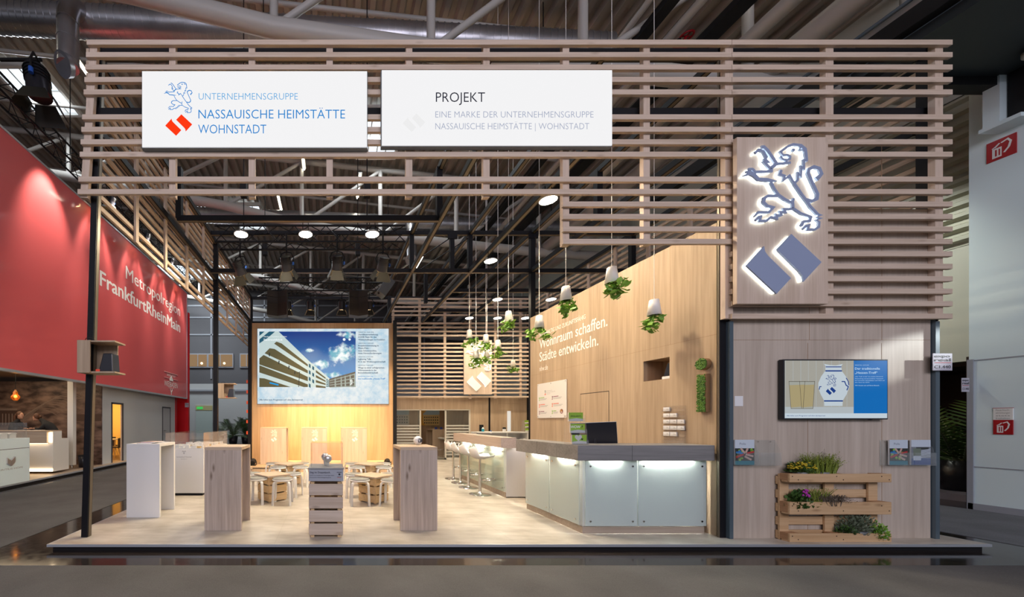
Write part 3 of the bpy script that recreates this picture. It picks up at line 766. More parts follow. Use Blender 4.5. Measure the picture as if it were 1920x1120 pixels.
for pg in DIAMOND: m.poly([(X_(755, d)+(p[0]-87)*s, Z_(214, d)-(p[1]-662)*s) for p in pg], f, 0, .002)
m.build('faint_emblem', sgh, t)
# ================================================================== oak walls
def joint(mb, *a): mb.box(*a)
# long wall on the right with writing, a niche and a flush door
wx = 4.85
t = thing('oak_wall', 'tall oak-veneered wall with white slogan along the right side', 'partition wall', (wx, 6.5, 0))
m = MB(); Y0, Y1, ZT = 4.445, 8.57, 3.93; n0, n1, nz0, nz1 = 5.06, 5.48, 2.05, 2.36
m.box(wx, Y0, 0, wx+.06, Y1, nz0); m.box(wx, Y0, nz1, wx+.06, Y1, ZT); m.box(wx, Y0, nz0, wx+.06, n0, nz1); m.box(wx, n1, nz0, wx+.06, Y1, nz1)
m.build('panel', oak, t)
q = MB()
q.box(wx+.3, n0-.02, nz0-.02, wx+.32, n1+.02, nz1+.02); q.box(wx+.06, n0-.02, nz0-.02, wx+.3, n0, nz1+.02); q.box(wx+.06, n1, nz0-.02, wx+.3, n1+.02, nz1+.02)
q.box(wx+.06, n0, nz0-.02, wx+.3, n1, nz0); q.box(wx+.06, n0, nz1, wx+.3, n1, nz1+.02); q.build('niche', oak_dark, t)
q = MB()
q.box(wx-.001, Y0, 2.528, wx+.01, Y1, 2.532)
for y in (5.05, 6.16, 7.30): q.box(wx-.001, y-.002, 2.532, wx+.01, y+.002, ZT)
for y in (5.6, 7.20): q.box(wx-.001, y-.002, 0, wx+.01, y+.002, 1.9)
q.build('panel_joint', oak_dark, t)
q = MB(); q.box(wx-.001, 6.16, 1.955, wx+.01, 6.86, 1.968); q.box(wx-.001, 6.155, 0, wx+.01, 6.165, 1.968); q.box(wx-.001, 6.857, 0, wx+.01, 6.861, 1.968); q.build('door_gap', pmat('door_shadow_gap', (.03, .02, .015), .8), t)
f = FACE_LEFT((wx-.001, 0, 0)); yl = lambda px: -4.85*F/(px-CX)
def wt(s, y0, y1, z, cap, b=0.0): return text('slogan', s, f, -y0, z, y0-y1, cap, white_print, t, b)
wt('NACHHALTIG UND ZUKUNFTSFÄHIG', 8.19, 6.72, 3.385, .085, .006)
wt('Wohnraum schaffen.', 8.19, 6.19, 3.105, .215, .012)
wt('Städte entwickeln.', 8.19, 6.40, 2.812, .215, .012)
wt('nhw.de', 8.19, 7.88, 2.59, .115, .006)
# front of the tower and the rest of the cabin
t = thing('oak_tower', 'oak-panelled front of the right tower carrying television and leaflets', 'partition wall', (6.15, 4.4, 0))
m = MB(); m.box(4.93, 4.362, 0, 7.39, 4.42, 4.05); m.build('panel', oak_pale, t)
q = MB(); q.box(4.93, 4.3605, 2.436, 7.39, 4.365, 2.440)
for x, z0 in ((5.88, 0), (6.79, 0), (6.79, 2.44), (5.90, 2.44)): q.box(x-.002, 4.3605, z0, x+.002, 4.365, z0+2.4)
q.build('panel_joint', oak_dark, t)
m = MB(); m.box(7.36, 4.5, 0, 7.40, 8.6, 4.0); m.box(4.92, 8.55, 0, 7.36, 8.60, 3.93); m.build('cabin_wall', oak, t)
m = MB(); m.box(7.40, 4.33, 0, 7.45, 4.372, 2.66); m.build('corner_profile', pmat('steel_blue_profile', (.10, .14, .17), .35, .3), t)
MB().box(4.885, 4.33, 0, 4.93, 4.372, 2.66).build('corner_profile', MATS['steel_blue_profile'], t)
# ================================================================== furniture on the stand
def bridge_table(loc, w, d, mats, label, group, th=.042, h=1.10, open_side=1):
    """tall counter table: two upright panels and a top, open at the sides"""
    x, y, z = loc
    t = thing('bar_table', label, 'bar table', (x+w/2, y+d/2, z), group)
    MB().box(x, y, z, x+w, y+th, z+h-th).build('front_panel', mats[0], t, .002)
    MB().box(x, y+d-th, z, x+w, y+d, z+h-th).build('rear_panel', mats[0], t, .002)
    MB().box(x, y, z+h-th, x+w, y+d, z+h).build('table_top', mats[1], t, .002)
    return t
bridge_table((-3.03, 5.29, 0), .495, .53, (white, white), 'plain white tall table at the left edge of the platform', 'tall tables')
bridge_table((-1.644, 4.655, 0), .487, .53, (table_oak, table_oak_h), 'tall knotty oak table in front of the left seating group', 'tall tables')
bridge_table((.93, 4.66, 0), .487, .53, (table_oak, table_oak_h), 'tall knotty oak table in front of the right seating group', 'tall tables')
# magazines on the white table
for i, (dx, dy, r, lab, c) in enumerate(((0, 0, .1, 'flat pinkish magazine lowest on the white tall table', (.50, .14, .10)), (.06, .02, -.12, 'flat magazine with pale cover on top of the pinkish one', (.55, .40, .34)))):
    t = thing('magazine', lab, 'magazine', (-2.81+dx, 5.5+dy, 1.1+.012*i), 'magazines on the white table')
    MB().obox((-2.81+dx, 5.5+dy, 1.106+.012*i), .21, .28, .011, (0, 0, r)).build('pages', paper, t)
    MB().obox((-2.81+dx, 5.5+dy, 1.1117+.012*i), .212, .282, .001, (0, 0, r)).build('cover', pmat('magazine_cover_%d' % i, c, .3, noise=.5, nscale=18), t)
# white ball with black emblem on the right oak table
t = thing('ball', 'white ball with dark emblem behind the right oak table top', 'ball', (1.27, 5.10, 1.1))
MB().ball((1.27, 5.10, 1.163), .063, n=20).build('ball_shell', white, t)
m = MB(); fb = FRONT((1.285, 5.039, 1.163)); m.ribbon([(-.025, .02), (.0, .025), (.005, -.02), (-.022, -.022), (-.025, .01)], .010, fb, 0, .004); m.poly([(.012, .025), (.036, .02), (.03, -.02), (.014, -.025)], fb, -.004, .002); m.build('emblem', black_ink, t)
# ---------- seating groups
def crate_table(loc, rot, label):
    t = thing('crate_table', label, 'crate table', loc, 'crate tables between the stools')
    w = .37; h = .45
    q = MB()
    for k in range(3):
        z0 = .02+k*.148
        for s in (-1, 1):
            q.box(-w/2, s*w/2-.008, z0, w/2, s*w/2+.008, z0+.125); q.box(s*w/2-.008, -w/2, z0, s*w/2+.008, w/2, z0+.125)
    q.build('slats', crate_pine, t, .002, local=True)
    for sx in (-1, 1):
        for sy in (-1, 1):
            MB().box(sx*(w/2-.028)-.018, sy*(w/2-.028)-.018, 0, sx*(w/2-.028)+.018, sy*(w/2-.028)+.018, h).build('corner_post', crate_pine, t, local=True)
    MB().box(-w/2+.02, -w/2+.02, .025, w/2-.02, w/2-.02, .035).build('crate_bottom', crate_pine, t, local=True)
    MB().box(-.24, -.24, h, .24, .24, h+.028).build('table_top', table_oak_h, t, .003, local=True)
    t.rotation_euler = (0, 0, rot)
    return t
ct = remember(crate_table((-1.05, 6.50, 0), .72, 'wooden crate table at front left, between the white table and the pedestal'))
def stool(loc):
    t = thing('stool', 'x', 'stool', loc, 'white stools around the crate tables')
    MB().lathe([(0, .408), (.170, .408), (.178, .416), (.178, .428), (.170, .434), (0, .434)], (0, 0, 0), 32).build('seat', white_shell, t, local=True)
    MB().lathe([(0, .434), (.168, .434), (.172, .440), (.168, .447), (0, .449)], (0, 0, 0), 32).build('seat_pad', felt, t, local=True)
    for k in range(4):
        a = PI/4+k*PI/2; c, s = math.cos(a), math.sin(a)
        pr = [(.05, .398), (.14, .398), (.168, .392), (.186, .375), (.194, .345), (.205, .15), (.212, 0)]
        q = MB(); pts = [(r*c, r*s, z) for r, z in pr]
        n = len(pts); w = .046; th = .020; vs = []
        for i, (r, z) in enumerate(pr):
            p0 = pr[max(i-1, 0)]; p1 = pr[min(i+1, n-1)]; dr, dz = p1[0]-p0[0], p1[1]-p0[1]; l = math.hypot(dr, dz); nr, nz = dz/l, -dr/l
            for su, sv in ((-1, -1), (1, -1), (1, 1), (-1, 1)):
                rr = r+nr*sv*th/2; z2 = z+nz*sv*th/2
                vs.append((rr*c-s*su*w/2, rr*s+c*su*w/2, max(z2, 0)))
        fs = [(i*4+j, i*4+(j+1) % 4, (i+1)*4+(j+1) % 4, (i+1)*4+j) for i in range(n-1) for j in range(4)]+[(0, 1, 2, 3), ((n-1)*4+3, (n-1)*4+2, (n-1)*4+1, (n-1)*4)]
        q.add(vs, fs); q.build('leg', white_shell, t, .003, local=True)
    return t
st = remember(stool((-.82, 6.20, 0)))
groups = [((-1.05, 6.50), .72, 'front left crate table', [(-.82, 6.18, 'front right'), (-1.27, 6.24, 'front left'), (-.72, 6.82, 'rear right'), (-1.50, 6.82, 'rear left')]),
          ((-.93, 8.12), .78, 'rear left crate table', [(-1.13, 7.78, 'front left'), (-.64, 7.82, 'front right'), (-1.34, 8.45, 'rear left'), (-.66, 8.50, 'rear right')]),
          ((.79, 6.38), .80, 'front right crate table', [(.52, 6.14, 'front left'), (1.05, 6.06, 'front right'), (.47, 6.72, 'rear left'), (1.16, 6.72, 'rear right')]),
          ((.90, 8.08), .78, 'rear right crate table', [(.61, 7.80, 'front left'), (1.19, 7.80, 'front right'), (.54, 8.46, 'rear left'), (1.28, 8.46, 'rear right')])]
extra = {'rear left crate table': 'wooden crate table at rear left, before the stage', 'front right crate table': 'wooden crate table at front right, beside the right oak table', 'rear right crate table': 'wooden crate table at rear right, before the stage'}
first = True
for i, ((cx, cy), r, nm, ss) in enumerate(groups):
    if i: dup(ct, None, (cx, cy, 0), r, extra[nm])
    for (x, y, corner) in ss:
        lab = 'white stool with grey pad, %s side of the %s' % (corner, nm)
        if first: st['label'] = lab; st.location = (x, y, 0); first = False
        else: dup(st, None, (x, y, 0), random.uniform(-.5, .5), lab)
# ---------- pedestal of two crates with the silver trophy
t = thing('crate_pedestal', 'slatted wooden pedestal with grey sign at the front centre', 'pedestal', (-.046, 4.58, 0))
x0, x1, y0, y1 = -.256, .166, 4.372, 4.79
rows = [(.035, .173), (.198, .336), (.362, .500), (.526, .664), (.70, .83)]
q = MB()
for k, (a, b) in enumerate(rows):
    q.box(x0, y0, a, x1, y0+.016, b); q.box(x0, y1-.016, a, x1, y1, b); q.box(x0, y0+.016, a, x0+.016, y1-.016, b); q.box(x1-.016, y0+.016, a, x1, y1-.016, b)
q.build('slats', wood('pedestal_pine', (.47, .36, .27), (.66, .55, .45), 'x', 40, 6, .6, knots=.6), t, .002)
for sx in (x0+.045, x1-.045):
    for sy in (y0+.045, y1-.045): MB().box(sx-.022, sy-.022, 0, sx+.022, sy+.022, .845).build('corner_post', crate_pine, t)
for z in (.03, .47): MB().box(x0+.02, y0+.02, z, x1-.02, y1-.02, z+.012).build('crate_bottom', crate_pine, t)
MB().box(x0-.008, y0-.012, .845, x1+.008, y1+.008, .865).build('top_board', pmat('grey_board', (.30, .30, .29), .5, noise=.2), t, .002)
f = FRONT((x0, y0, .70)); W = x1-x0
MB().rect(-.002, 0, W+.004, .142, f, 0, .006).build('sign_plate', pmat('sign_grey_blue', (.36, .38, .43), .5), t)
pr = [text('p', 'Sieg im Doppelpack.', f, .012, .098, .255, .023, black_ink, t, .012, w=.007),
      text('p', 'NHW ist zweifacher Preisträger beim', f, .012, .066, .30, .013, black_ink, t, w=.007), text('p', 'Deutschen Nachhaltigkeitspreis.', f, .012, .040, .265, .013, black_ink, t, w=.007)]
merge_texts('lettering', pr, t)
m = MB(); m.rect(.345, .106, .405, .112, f, .006, .008); m.disc(.376, .084, .012, f, .006, .008); m.rect(.350, .050, .402, .054, f, .006, .008); m.rect(.350, .042, .40, .045, f, .006, .008, 1); m.build('award_mark', [black_ink, orange_ink], t)
t = thing('acrylic_case', 'clear acrylic box over the silver balls on the pedestal', 'display case', (-.03, 4.6, .865))
a0, a1, b0, b1, c0, c1 = -.235, .165, 4.40, 4.76, .866, 1.165
for nm, bx in (('pane', (a0, b0, c0, a1, b0+.004, c1)), ('pane', (a0, b1-.004, c0, a1, b1, c1)), ('pane', (a0, b0+.004, c0, a0+.004, b1-.004, c1)), ('pane', (a1-.004, b0+.004, c0, a1, b1-.004, c1)), ('cover_pane', (a0, b0, c1, a1, b1, c1+.004))):
    MB().box(*bx).build(nm, acrylic, t)
MB().box(a0-.02, b0-.02, .8655, a1+.02, b0-.005, .905).build('front_lip', acr_edge, t)
def trophy(c, r, lab, tilt):
    t = thing('trophy_ball', lab, 'trophy', (c[0], c[1], .866), 'silver trophies in the acrylic box')
    q = MB(); q.lathe([(r*math.sin(a)*1.0, -r*math.cos(a)) for a in [PI*i/16 for i in range(0, 14)]]+[(r*.42, r*.86), (r*.30, r*.60)], c, 26)
    q.build('ball_shell', silver, t)
    MB().lathe([(0, .62*r), (.30*r, .60*r), (.36*r, .80*r), (.22*r, .95*r)], c, 14).build('recess', pmat('trophy_recess', (.10, .05, .03), .4) if 'trophy_recess' not in MATS else MATS['trophy_recess'], t)
    MB().cyl((c[0], c[1], .867), (c[0], c[1], c[2]-r*.95), .018, .022, 14).build('trophy_foot', silver, t)
trophy((-.022, 4.53, .962), .052, 'larger silver ball with a small recess, in front inside the acrylic box', 0)
trophy((-.058, 4.62, .975), .050, 'silver ball behind the larger one in the acrylic box', 0)
# ---------- reception counter
t = thing('reception_counter', 'L-shaped reception counter with grey slab and lit frosted glass', 'counter', (4.0, 4.6, 0))
bx0, bx1, by0, by1, H1 = 3.25, 4.80, 4.555, 5.83, .945
m = MB(); m.box(bx0, by0, .09, bx1, by0+.42, H1-.02); m.box(bx0, by0+.42, .09, bx0+.42, by1, H1-.02); m.build('counter_body', white, t)
q = MB(); q.box(bx0-.005, by0-.012, .0, bx1, by0+.4, .088); q.box(bx0-.012, by0+.4, 0, bx0+.4, by1, .088); q.box(bx0-.012, by0-.012, 0, bx0-.005, by0+.4, .088); q.build('plinth', wood('plinth_oak', (.33, .26, .20), (.48, .40, .32), 'x', 40, 5, .45), t)
q = MB(); q.box(3.10, 4.43, H1, 4.81, 4.84, 1.138); q.box(3.10, 4.84, H1, 3.42, 5.90, 1.138); q.build('slab_top', oak_grey, t, .003)
q = MB(); q.box(3.78, 4.4285, H1, 3.782, 4.432, 1.138); q.box(3.0985, 5.30, H1, 3.102, 5.302, 1.138); q.build('slab_joint', blackm, t)
gl = []
for a, b in ((3.253, 3.91), (3.93, 4.79)):
    gp = MB().box(a, by0-.045, .105, b, by0-.037, H1-.005).build('glass_panel', counter_glass, t)
    for px in (a+.06, b-.06):
        for pz in (.165, .865): MB().cyl((px, by0-.055, pz), (px, by0, pz), .012, n=12).build('standoff', chrome, gp)
for a, b in ((4.56, 5.16), (5.18, 5.80)):
    gp = MB().box(bx0-.045, a, .105, bx0-.037, b, H1-.005).build('glass_panel', counter_glass, t)
    for py in (a+.06, b-.06):
        for pz in (.165, .865): MB().cyl((bx0-.055, py, pz), (bx0, py, pz), .012, n=12).build('standoff', chrome, gp)
for c, hw in ((3.56, .17), (4.34, .32)): MB().box(c-hw, by0-.030, H1-.008, c+hw, by0-.008, H1-.001).build('led_strip', led_white, t)
for c, hw in ((4.86, .16), (5.48, .18)): MB().box(bx0-.030, c-hw, H1-.008, bx0-.008, c+hw, H1-.001).build('led_strip', led_bar, t)
# monitor behind the counter
t = thing('monitor', 'black back of a computer monitor on the reception counter', 'monitor', (3.66, 4.93, .93))
R = (-.10, 0, 0)
m = MB(); m.hexa([Vector((x, y, z)) for x, y, z in ((3.38, 4.90, 1.08), (3.985, 4.90, 1.08), (3.985, 4.925, 1.08), (3.38, 4.925, 1.08), (3.30, 4.86, 1.405), (3.93, 4.86, 1.43), (3.93, 4.885, 1.43), (3.30, 4.885, 1.405))]); m.build('monitor_shell', device, t, .004)
m = MB(); m.cyl((3.66, 4.915, .925), (3.66, 4.90, 1.2), .022, n=10); m.box(3.52, 4.88, .925, 3.80, 4.965, .94); m.build('monitor_stand', device, t)
m = MB(); m.bar((3.93, 4.872, 1.432), (3.30, 4.872, 1.407), .03, .006); m.bar((3.933, 4.872, 1.43), (3.988, 4.912, 1.08), .006, .03); m.build('monitor_rim', alu_edge, t)
# three-tier leaflet stand with green cards
t = thing('leaflet_stand', 'clear three-tier leaflet stand on the reception slab', 'leaflet stand', (3.20, 4.56, 1.138))
lx0, lx1 = 3.105, 3.315
m = MB(); m.box(lx0, 4.54, 1.138, lx1, 4.70, 1.142)
for x in (lx0, lx1-.003): m.hexa([Vector(p) for p in ((x, 4.54, 1.142), (x+.003, 4.54, 1.142), (x+.003, 4.70, 1.142), (x, 4.70, 1.142), (x, 4.60, 1.52), (x+.003, 4.60, 1.52), (x+.003, 4.70, 1.52), (x, 4.70, 1.52))])
for z, y in ((1.142, 4.535), (1.282, 4.565), (1.43, 4.6)): m.box(lx0, y, z, lx1, y+.003, z+.05); m.box(lx0, y, z, lx1, y+.07, z+.003)
m.build('holder', acr_edge, t)
def card(lab, z, y, draw):
    c = thing('leaflet', lab, 'leaflet', (3.21, y+.02, z), 'green leaflets in the reception stand')
    m = MB(); m.box(lx0+.012, y+.015, z+.004, lx1-.012, y+.032, z+.118); m.build('leaflet_stack', paper, c)
    fr = FRONT((lx0+.012, y+.0145, z+.004)); MB().rect(0, 0, .186, .114, fr, 0, .001).build('cover', lime, c)
    MB().poly([(0, 0), (.186, 0), (.186, .026), (.10, .040), (0, .022)], fr, .001, .0016).build('wave_band', pmat('silver_band', (.55, .55, .55), .3) if 'silver_band' not in MATS else MATS['silver_band'], c)
    draw(fr, c)
def d1(fr, c): text('lettering', '[RESILIENT]', fr, .025, .058, .135, .018, black_ink, c, .004, w=.002)
def d2(fr, c):
    text('lettering', 'WOW', fr, .004, .06, .125, .034, white_print, c, .02, w=.002, shear=.2)
    text('lettering', '!', fr, .140, .06, .016, .034, black_ink, c, .02, w=.002, shear=.2)
def d3(fr, c):
    def heart(u, v, s): return [(u+s*.0625*16*math.sin(a)**3, v+s*.0625*(13*math.cos(a)-5*math.cos(2*a)-2*math.cos(3*a)-math.cos(4*a))) for a in [2*PI*i/28 for i in range(28)]]
    MB().poly(heart(.08, .078, .046), fr, .001, .002).build('heart', MATS['silver_band'], c); MB().poly(heart(.128, .058, .014), fr, .001, .0025).build('small_heart', black_ink, c)
card('green leaflet with white heart, lowest in the reception stand', 1.145, 4.545, d3)
card('green leaflet reading WOW in the middle of the reception stand', 1.285, 4.575, d2)
card('green leaflet with black bracketed word, topmost in the reception stand', 1.434, 4.61, d1)
# ---------- bar counter farther back
t = thing('bar_counter', 'long white bar counter with oak slab and lit glass, behind the reception', 'counter', (3.6, 7.8, 0))
cx0, cy0, cy1 = 3.31, 6.64, 8.95
MB().box(cx0, cy0, .02, 3.98, cy1, .935).build('counter_body', white, t, .002)
MB().box(cx0-.012, cy0+.01, .0, cx0+.02, cy1, .10).build('plinth', MATS['plinth_oak'], t)
MB().box(3.14, 6.50, .945, 3.42, 9.0, 1.138).build('slab_top', wood('bar_slab', (.40, .31, .25), (.56, .46, .39), 'y', 40, 4, .45), t, .003)
for i in range(3):
    a = 6.66+i*.765; b = a+.75
    gp = MB().box(cx0-.045, a, .115, cx0-.037, b, .935).build('glass_panel', counter_glass if False else MATS.get('bar_glass') or glassy('bar_glass', (.92, .97, .93), .16, (.66, .74, .68), .06), t)
    for y in (a+.05, b-.05):
        for z in (.18, .86): MB().cyl((cx0-.055, y, z), (cx0, y, z), .012, n=10).build('standoff', chrome, gp)
    MB().box(cx0-.032, a+.16, .936, cx0-.008, b-.16, .944).build('led_strip', led_bar, t)
# bar stools
def bar_stool(loc):
    t = thing('bar_stool', 'x', 'bar stool', loc, 'white bar stools at the bar counter')
    # local +x looks at the bar
    prof = [(.24, .735), (.20, .738), (.10, .722), (.0, .715), (-.09, .722), (-.15, .755), (-.185, .82), (-.205, .885), (-.21, .905)]
    hw = [.13, .185, .20, .20, .195, .19, .175, .14, .08]
    m = MB(); n = len(prof); k = 9; vs = []
    for s_ in (0, 1):
        for (x, z), w in zip(prof, hw):
            for j in range(k):
                tt = -1+2*j/(k-1); lift = .055*abs(tt)**2.5
                xx = x+(.05*abs(tt)**2 if z > .75 else 0)
                vs.append((xx-(.010*s_ if z > .75 else 0), w*tt, z+lift-(.012*s_ if z <= .76 else 0)))
    fs = []
    for i in range(n-1):
        for j in range(k-1):
            a = i*k+j; fs.append((a, a+1, a+k+1, a+k)); a += n*k; fs.append((a, a+k, a+k+1, a+1))
    rim = [i*k for i in range(n)]+[(n-1)*k+j for j in range(1, k)]+[i*k+k-1 for i in range(n-2, -1, -1)]+[j for j in range(k-2, 0, -1)]
    for i in range(len(rim)): a, b = rim[i], rim[(i+1) % len(rim)]; fs.append((a, b, b+n*k, a+n*k))
    m.add(vs, fs, 0, True); m.build('seat_shell', white_shell, t, local=True)
    MB().lathe([(.0, .02), (.06, .022), (.19, .010), (.205, .004), (.205, 0), (0, 0)], (0, 0, 0), 32).lathe([(.06, .022), (.035, .04), (.030, .06), (0, .06)], (0, 0, 0), 24).build('base_plate', chrome, t, local=True)
    MB().cyl((0, 0, .03), (0, 0, .34), .029, n=16).cyl((0, 0, .34), (0, 0, .70), .022, n=16).build('column', chrome, t, local=True)
    MB().lathe([(.0, .695), (.07, .695), (.10, .705), (.10, .712), (0, .712)], (0, 0, 0), 20).build('seat_mount', chrome, t, local=True)
    q = MB(); pts = [(.03, .0, .29)]+[(.17-.14*math.cos(a), .12*math.sin(a), .29) for a in [2*PI*i/20 for i in range(21)]]
    q.tube(pts[1:], .011, 8); q.build('footrest', chrome, t, local=True)
    MB().tube([(0, .02, .70), (.10, .09, .685), (.16, .13, .68)], .006, 6).build('height_lever', chrome, t, local=True)
    return t
bs = remember(bar_stool((2.95, 6.96, 0)))
bs['label'] = 'white bar stool nearest the camera, at the near end of the bar'
for x, y, r, lab in ((3.0, 7.66, .05, 'second white bar stool along the bar from the near end'), (3.04, 8.25, -.05, 'third white bar stool along the bar from the near end'), (3.08, 8.83, .04, 'farthest of the four white bar stools along the bar')):
    dup(bs, None, (x, y, 0), r, lab)
bs.rotation_euler = (0, 0, .03)
dup(bs, None, (4.62, 14.25, 0), 2.6, 'white bar stool inside the glazed meeting room')
# ================================================================== things on the oak wall
f = FACE_LEFT((4.85, 0, 0))
t = thing('info_board', 'white information board with small coloured emblems on the oak wall', 'board', (4.84, 7.75, 1.51))
fb = FACE_LEFT((4.849, 8.24, 1.51)); W, H = 1.01, .785
MB().rect(0, 0, W, H, fb, .012, .022).build('plate', pmat('board_white', (.78, .75, .71), .4), t)
m = MB()
for u in (.03, W/2, W-.03):
    for v in (.03, H-.03): m.disc(u, v, .009, fb, .0, .026, n=10)
m.build('pin', chrome, t)
m = MB(); ms = [grey_ink, orange_ink, green_ink, purple_ink]
crest(m, fb, .27, .62, .115, .022, .0235, .9, 0, 1)
def lines(u, v, n, w): 
    for i in range(n): m.rect(u, v-.022*i, u+w*(1-.12*(i % 2)), v-.022*i+.008, fb, .022, .0232, 0)
for u, v, ci, w in ((.06, .475, 2, .24), (.53, .475, 3, .28), (.06, .32, 1, .28), (.53, .32, 1, .30), (.06, .165, 3, .24), (.53, .165, 2, .16)):
    crest(m, fb, u, v, .085, .022, .0235, .9, ci, ci); lines(u+.06, v-.045, 2, w)
    m.rect(u+.06, v-.022, u+.06+w*.6, v-.008, fb, .022, .0232, ci)
m.build('print', ms, t)
merge_texts('lettering', [text('l', 'UNTERNEHMENSGRUPPE', fb, .35, .595, .20, .013, grey_ink, t, w=.0225), text('l', 'NASSAUISCHE HEIMSTÄTTE', fb, .35, .56, .30, .018, grey_ink, t, w=.0225), text('l', 'WOHNSTADT', fb, .35, .525, .14, .018, grey_ink, t, w=.0225)], t)
m = MB(); m.disc(.86, .135, .048, fb, .022, .024, 0, 24); m.disc(.85, .148, .02, fb, .024, .025, 1, 14); m.rect(.84, .11, .885, .125, fb, .024, .025, 2); m.build('round_seal', [pmat('seal_brown', (.25, .06, .03), .4), pmat('seal_gold', (.55, .30, .08), .4), paper], t)
# niche device
t = thing('device', 'black device with white base in the wall niche', 'device', (4.98, 5.14, 2.05))
m = MB(); m.hexa([Vector(p) for p in ((4.88, 5.08, 2.09), (5.10, 5.08, 2.09), (5.10, 5.19, 2.09), (4.88, 5.19, 2.09), (4.90, 5.07, 2.28), (5.08, 5.07, 2.28), (5.08, 5.15, 2.28), (4.90, 5.15, 2.28))]); m.build('housing', device, t, .01)
MB().box(4.87, 5.075, 2.051, 5.10, 5.2, 2.09).build('base', paper, t, .004)
# moss letter i
t = thing('moss_disc', 'round moss picture in a wooden ring above the moss bar', 'moss picture', (4.82, 4.575, 2.10), 'moss pictures on the oak wall')
fd = FACE_LEFT((4.849, 4.575, 2.176))
MB().disc(0, 0, .076, fd, 0, .055, n=36).build('ring', pmat('moss_ring_wood', (.30, .17, .08), .6), t)
def moss_mesh(par, pts):
    m = MB()
    for (u, v) in pts:
        r = random.uniform(.006, .013); m.ball(fd(u, v, .056+random.uniform(0, .008)), r, r, r, 6)
    m.build('moss', moss, par)['kind'] = 'stuff'
pts = []
while len(pts) < 220:
    u, v = random.uniform(-.068, .068), random.uniform(-.068, .068)
    if u*u+v*v < .068**2: pts.append((u, v))
moss_mesh(t, pts)
t = thing('moss_bar', 'upright moss bar in a wooden box under the round one', 'moss picture', (4.82, 4.575, 1.557), 'moss pictures on the oak wall')
fd = FACE_LEFT((4.849, 4.575, 1.557))
MB().rect(-.056, 0, .056, .49, fd, 0, .052).build('box', MATS['moss_ring_wood'], t)
moss_mesh(t, [(random.uniform(-.047, .047), random.uniform(.008, .482)) for _ in range(520)])
# card rack on the oak wall
t = thing('card_rack', 'clear acrylic rack of small cards on the oak wall', 'card rack', (4.82, 4.98, 1.13))
fc = FACE_LEFT((4.849, 5.14, 1.12)); m = MB(); m.rect(0, 0, .32, .535, fc, .004, .007)
for r in range(6): m.rect(0, .018+r*.088, .32, .021+r*.088, fc, .007, .03); m.rect(0, .018+r*.088, .32, .048+r*.088, fc, .03, .032)
m.build('rack', acrylic, t)
rows_ = {5: 1, 4: 2, 3: 3, 2: 3, 1: 2}; rn = {5: 'top row', 4: 'second row', 3: 'third row', 2: 'fourth row', 1: 'fifth row'}; cn = ['first', 'second', 'third']
for r, n in rows_.items():
    for c in range(n):
        q = MB(); q.rect(.012+c*.103, .022+r*.088, .104+c*.103, .078+r*.088, fc, .012, .026)
        k = q.build('card_stack', paper); k.data.transform(Matrix.Translation(-fc(.05+c*.103, .022+r*.088, .02))); k.location = fc(.05+c*.103, .022+r*.088, .02)
        tag(k, 'stack of white cards, %s from the left in the %s of the wall rack' % (cn[c], rn[r]), 'card stack', 'cards in the wall rack')
        e = MB(); fk = FACE_LEFT(tuple(fc(.012+c*.103, .022+r*.088, .0262))); e.rect(.05, .02, .085, .024, fk, 0, .0006); e.rect(.05, .03, .075, .034, fk, 0, .0006); e.build('card_print', grey_ink, k)
# ================================================================== things on the tower front
TY = 4.361
# television
t = thing('television', 'wall-mounted television showing two glasses and a blue-patterned jug', 'television', (6.1, 4.3, 1.459))
d = 4.30; x0, x1, z0, z1 = X_(1469, d), X_(1665, d), Z_(787, d), Z_(674, d)
MB().box(x0, d, z0, x1, d+.05, z1).build('television_body', device, t, .004)
MB().box(x0+.3, d+.05, z0+.2, x1-.3, TY, z1-.2).build('wall_mount', blackm, t)
fT = FRONT((x0+.014, d-.001, z0+.016)); sw, sh = x1-x0-.028, z1-z0-.032
U = lambda px: (px-477)/(1168-477)*sw
V = lambda py: (705-py)/(705-312)*sh
em = lambda n, c, k=1.0: emit('tv_'+n, c, k)
tb, tt_, tw = em('bg', (.34, .33, .29)), em('table', (.40, .44, .46)), em('white', (.50, .58, .64))
tj, td, ta, tg = em('jug', (.48, .55, .60)), em('blue', (.008, .04, .21)), em('drink', (.36, .30, .16)), em('glassrim', (.33, .34, .30))
tp = em('panel', (.004, .13, .42)); tl = em('light', (.45, .62, .78))
m = MB(); m.rect(0, 0, sw, sh, fT, 0, .0005, 0); m.rect(0, 0, U(942), V(628), fT, .0005, .001, 1); m.rect(0, 0, sw, V(672), fT, .001, .0015, 2)
m.rect(U(942), V(672), sw, sh, fT, .0012, .0018, 7)
for k in range(9): m.rect(U(480+k*52), V(628), U(482+k*52), sh, fT, .0005, .0008, 1)
for gx, w in ((610, 34), (558, 54)):
    m.poly([(U(gx-w), V(452)), (U(gx+(68 if gx == 610 else 54)), V(452)), (U(gx+(56 if gx == 610 else 42)), V(640)), (U(gx-w+14), V(640))], fT, .001, .0014, 6)
    m.poly([(U(gx-w+3), V(480)), (U(gx+(65 if gx == 610 else 51)), V(476)), (U(gx+(55 if gx == 610 else 41)), V(625)), (U(gx-w+15), V(632))], fT, .0014, .0018, 5)
    m.ribbon([(U(gx-w), V(452)), (U(gx-w+14), V(640)), (U(gx+(56 if gx == 610 else 42)), V(640)), (U(gx+(68 if gx == 610 else 54)), V(452))], .004, fT, .0018, .0021, 9); m.ribbon([(U(gx-w), V(455)), (U(gx+(68 if gx == 610 else 54)), V(455))], .006, fT, .0018, .0021, 9)
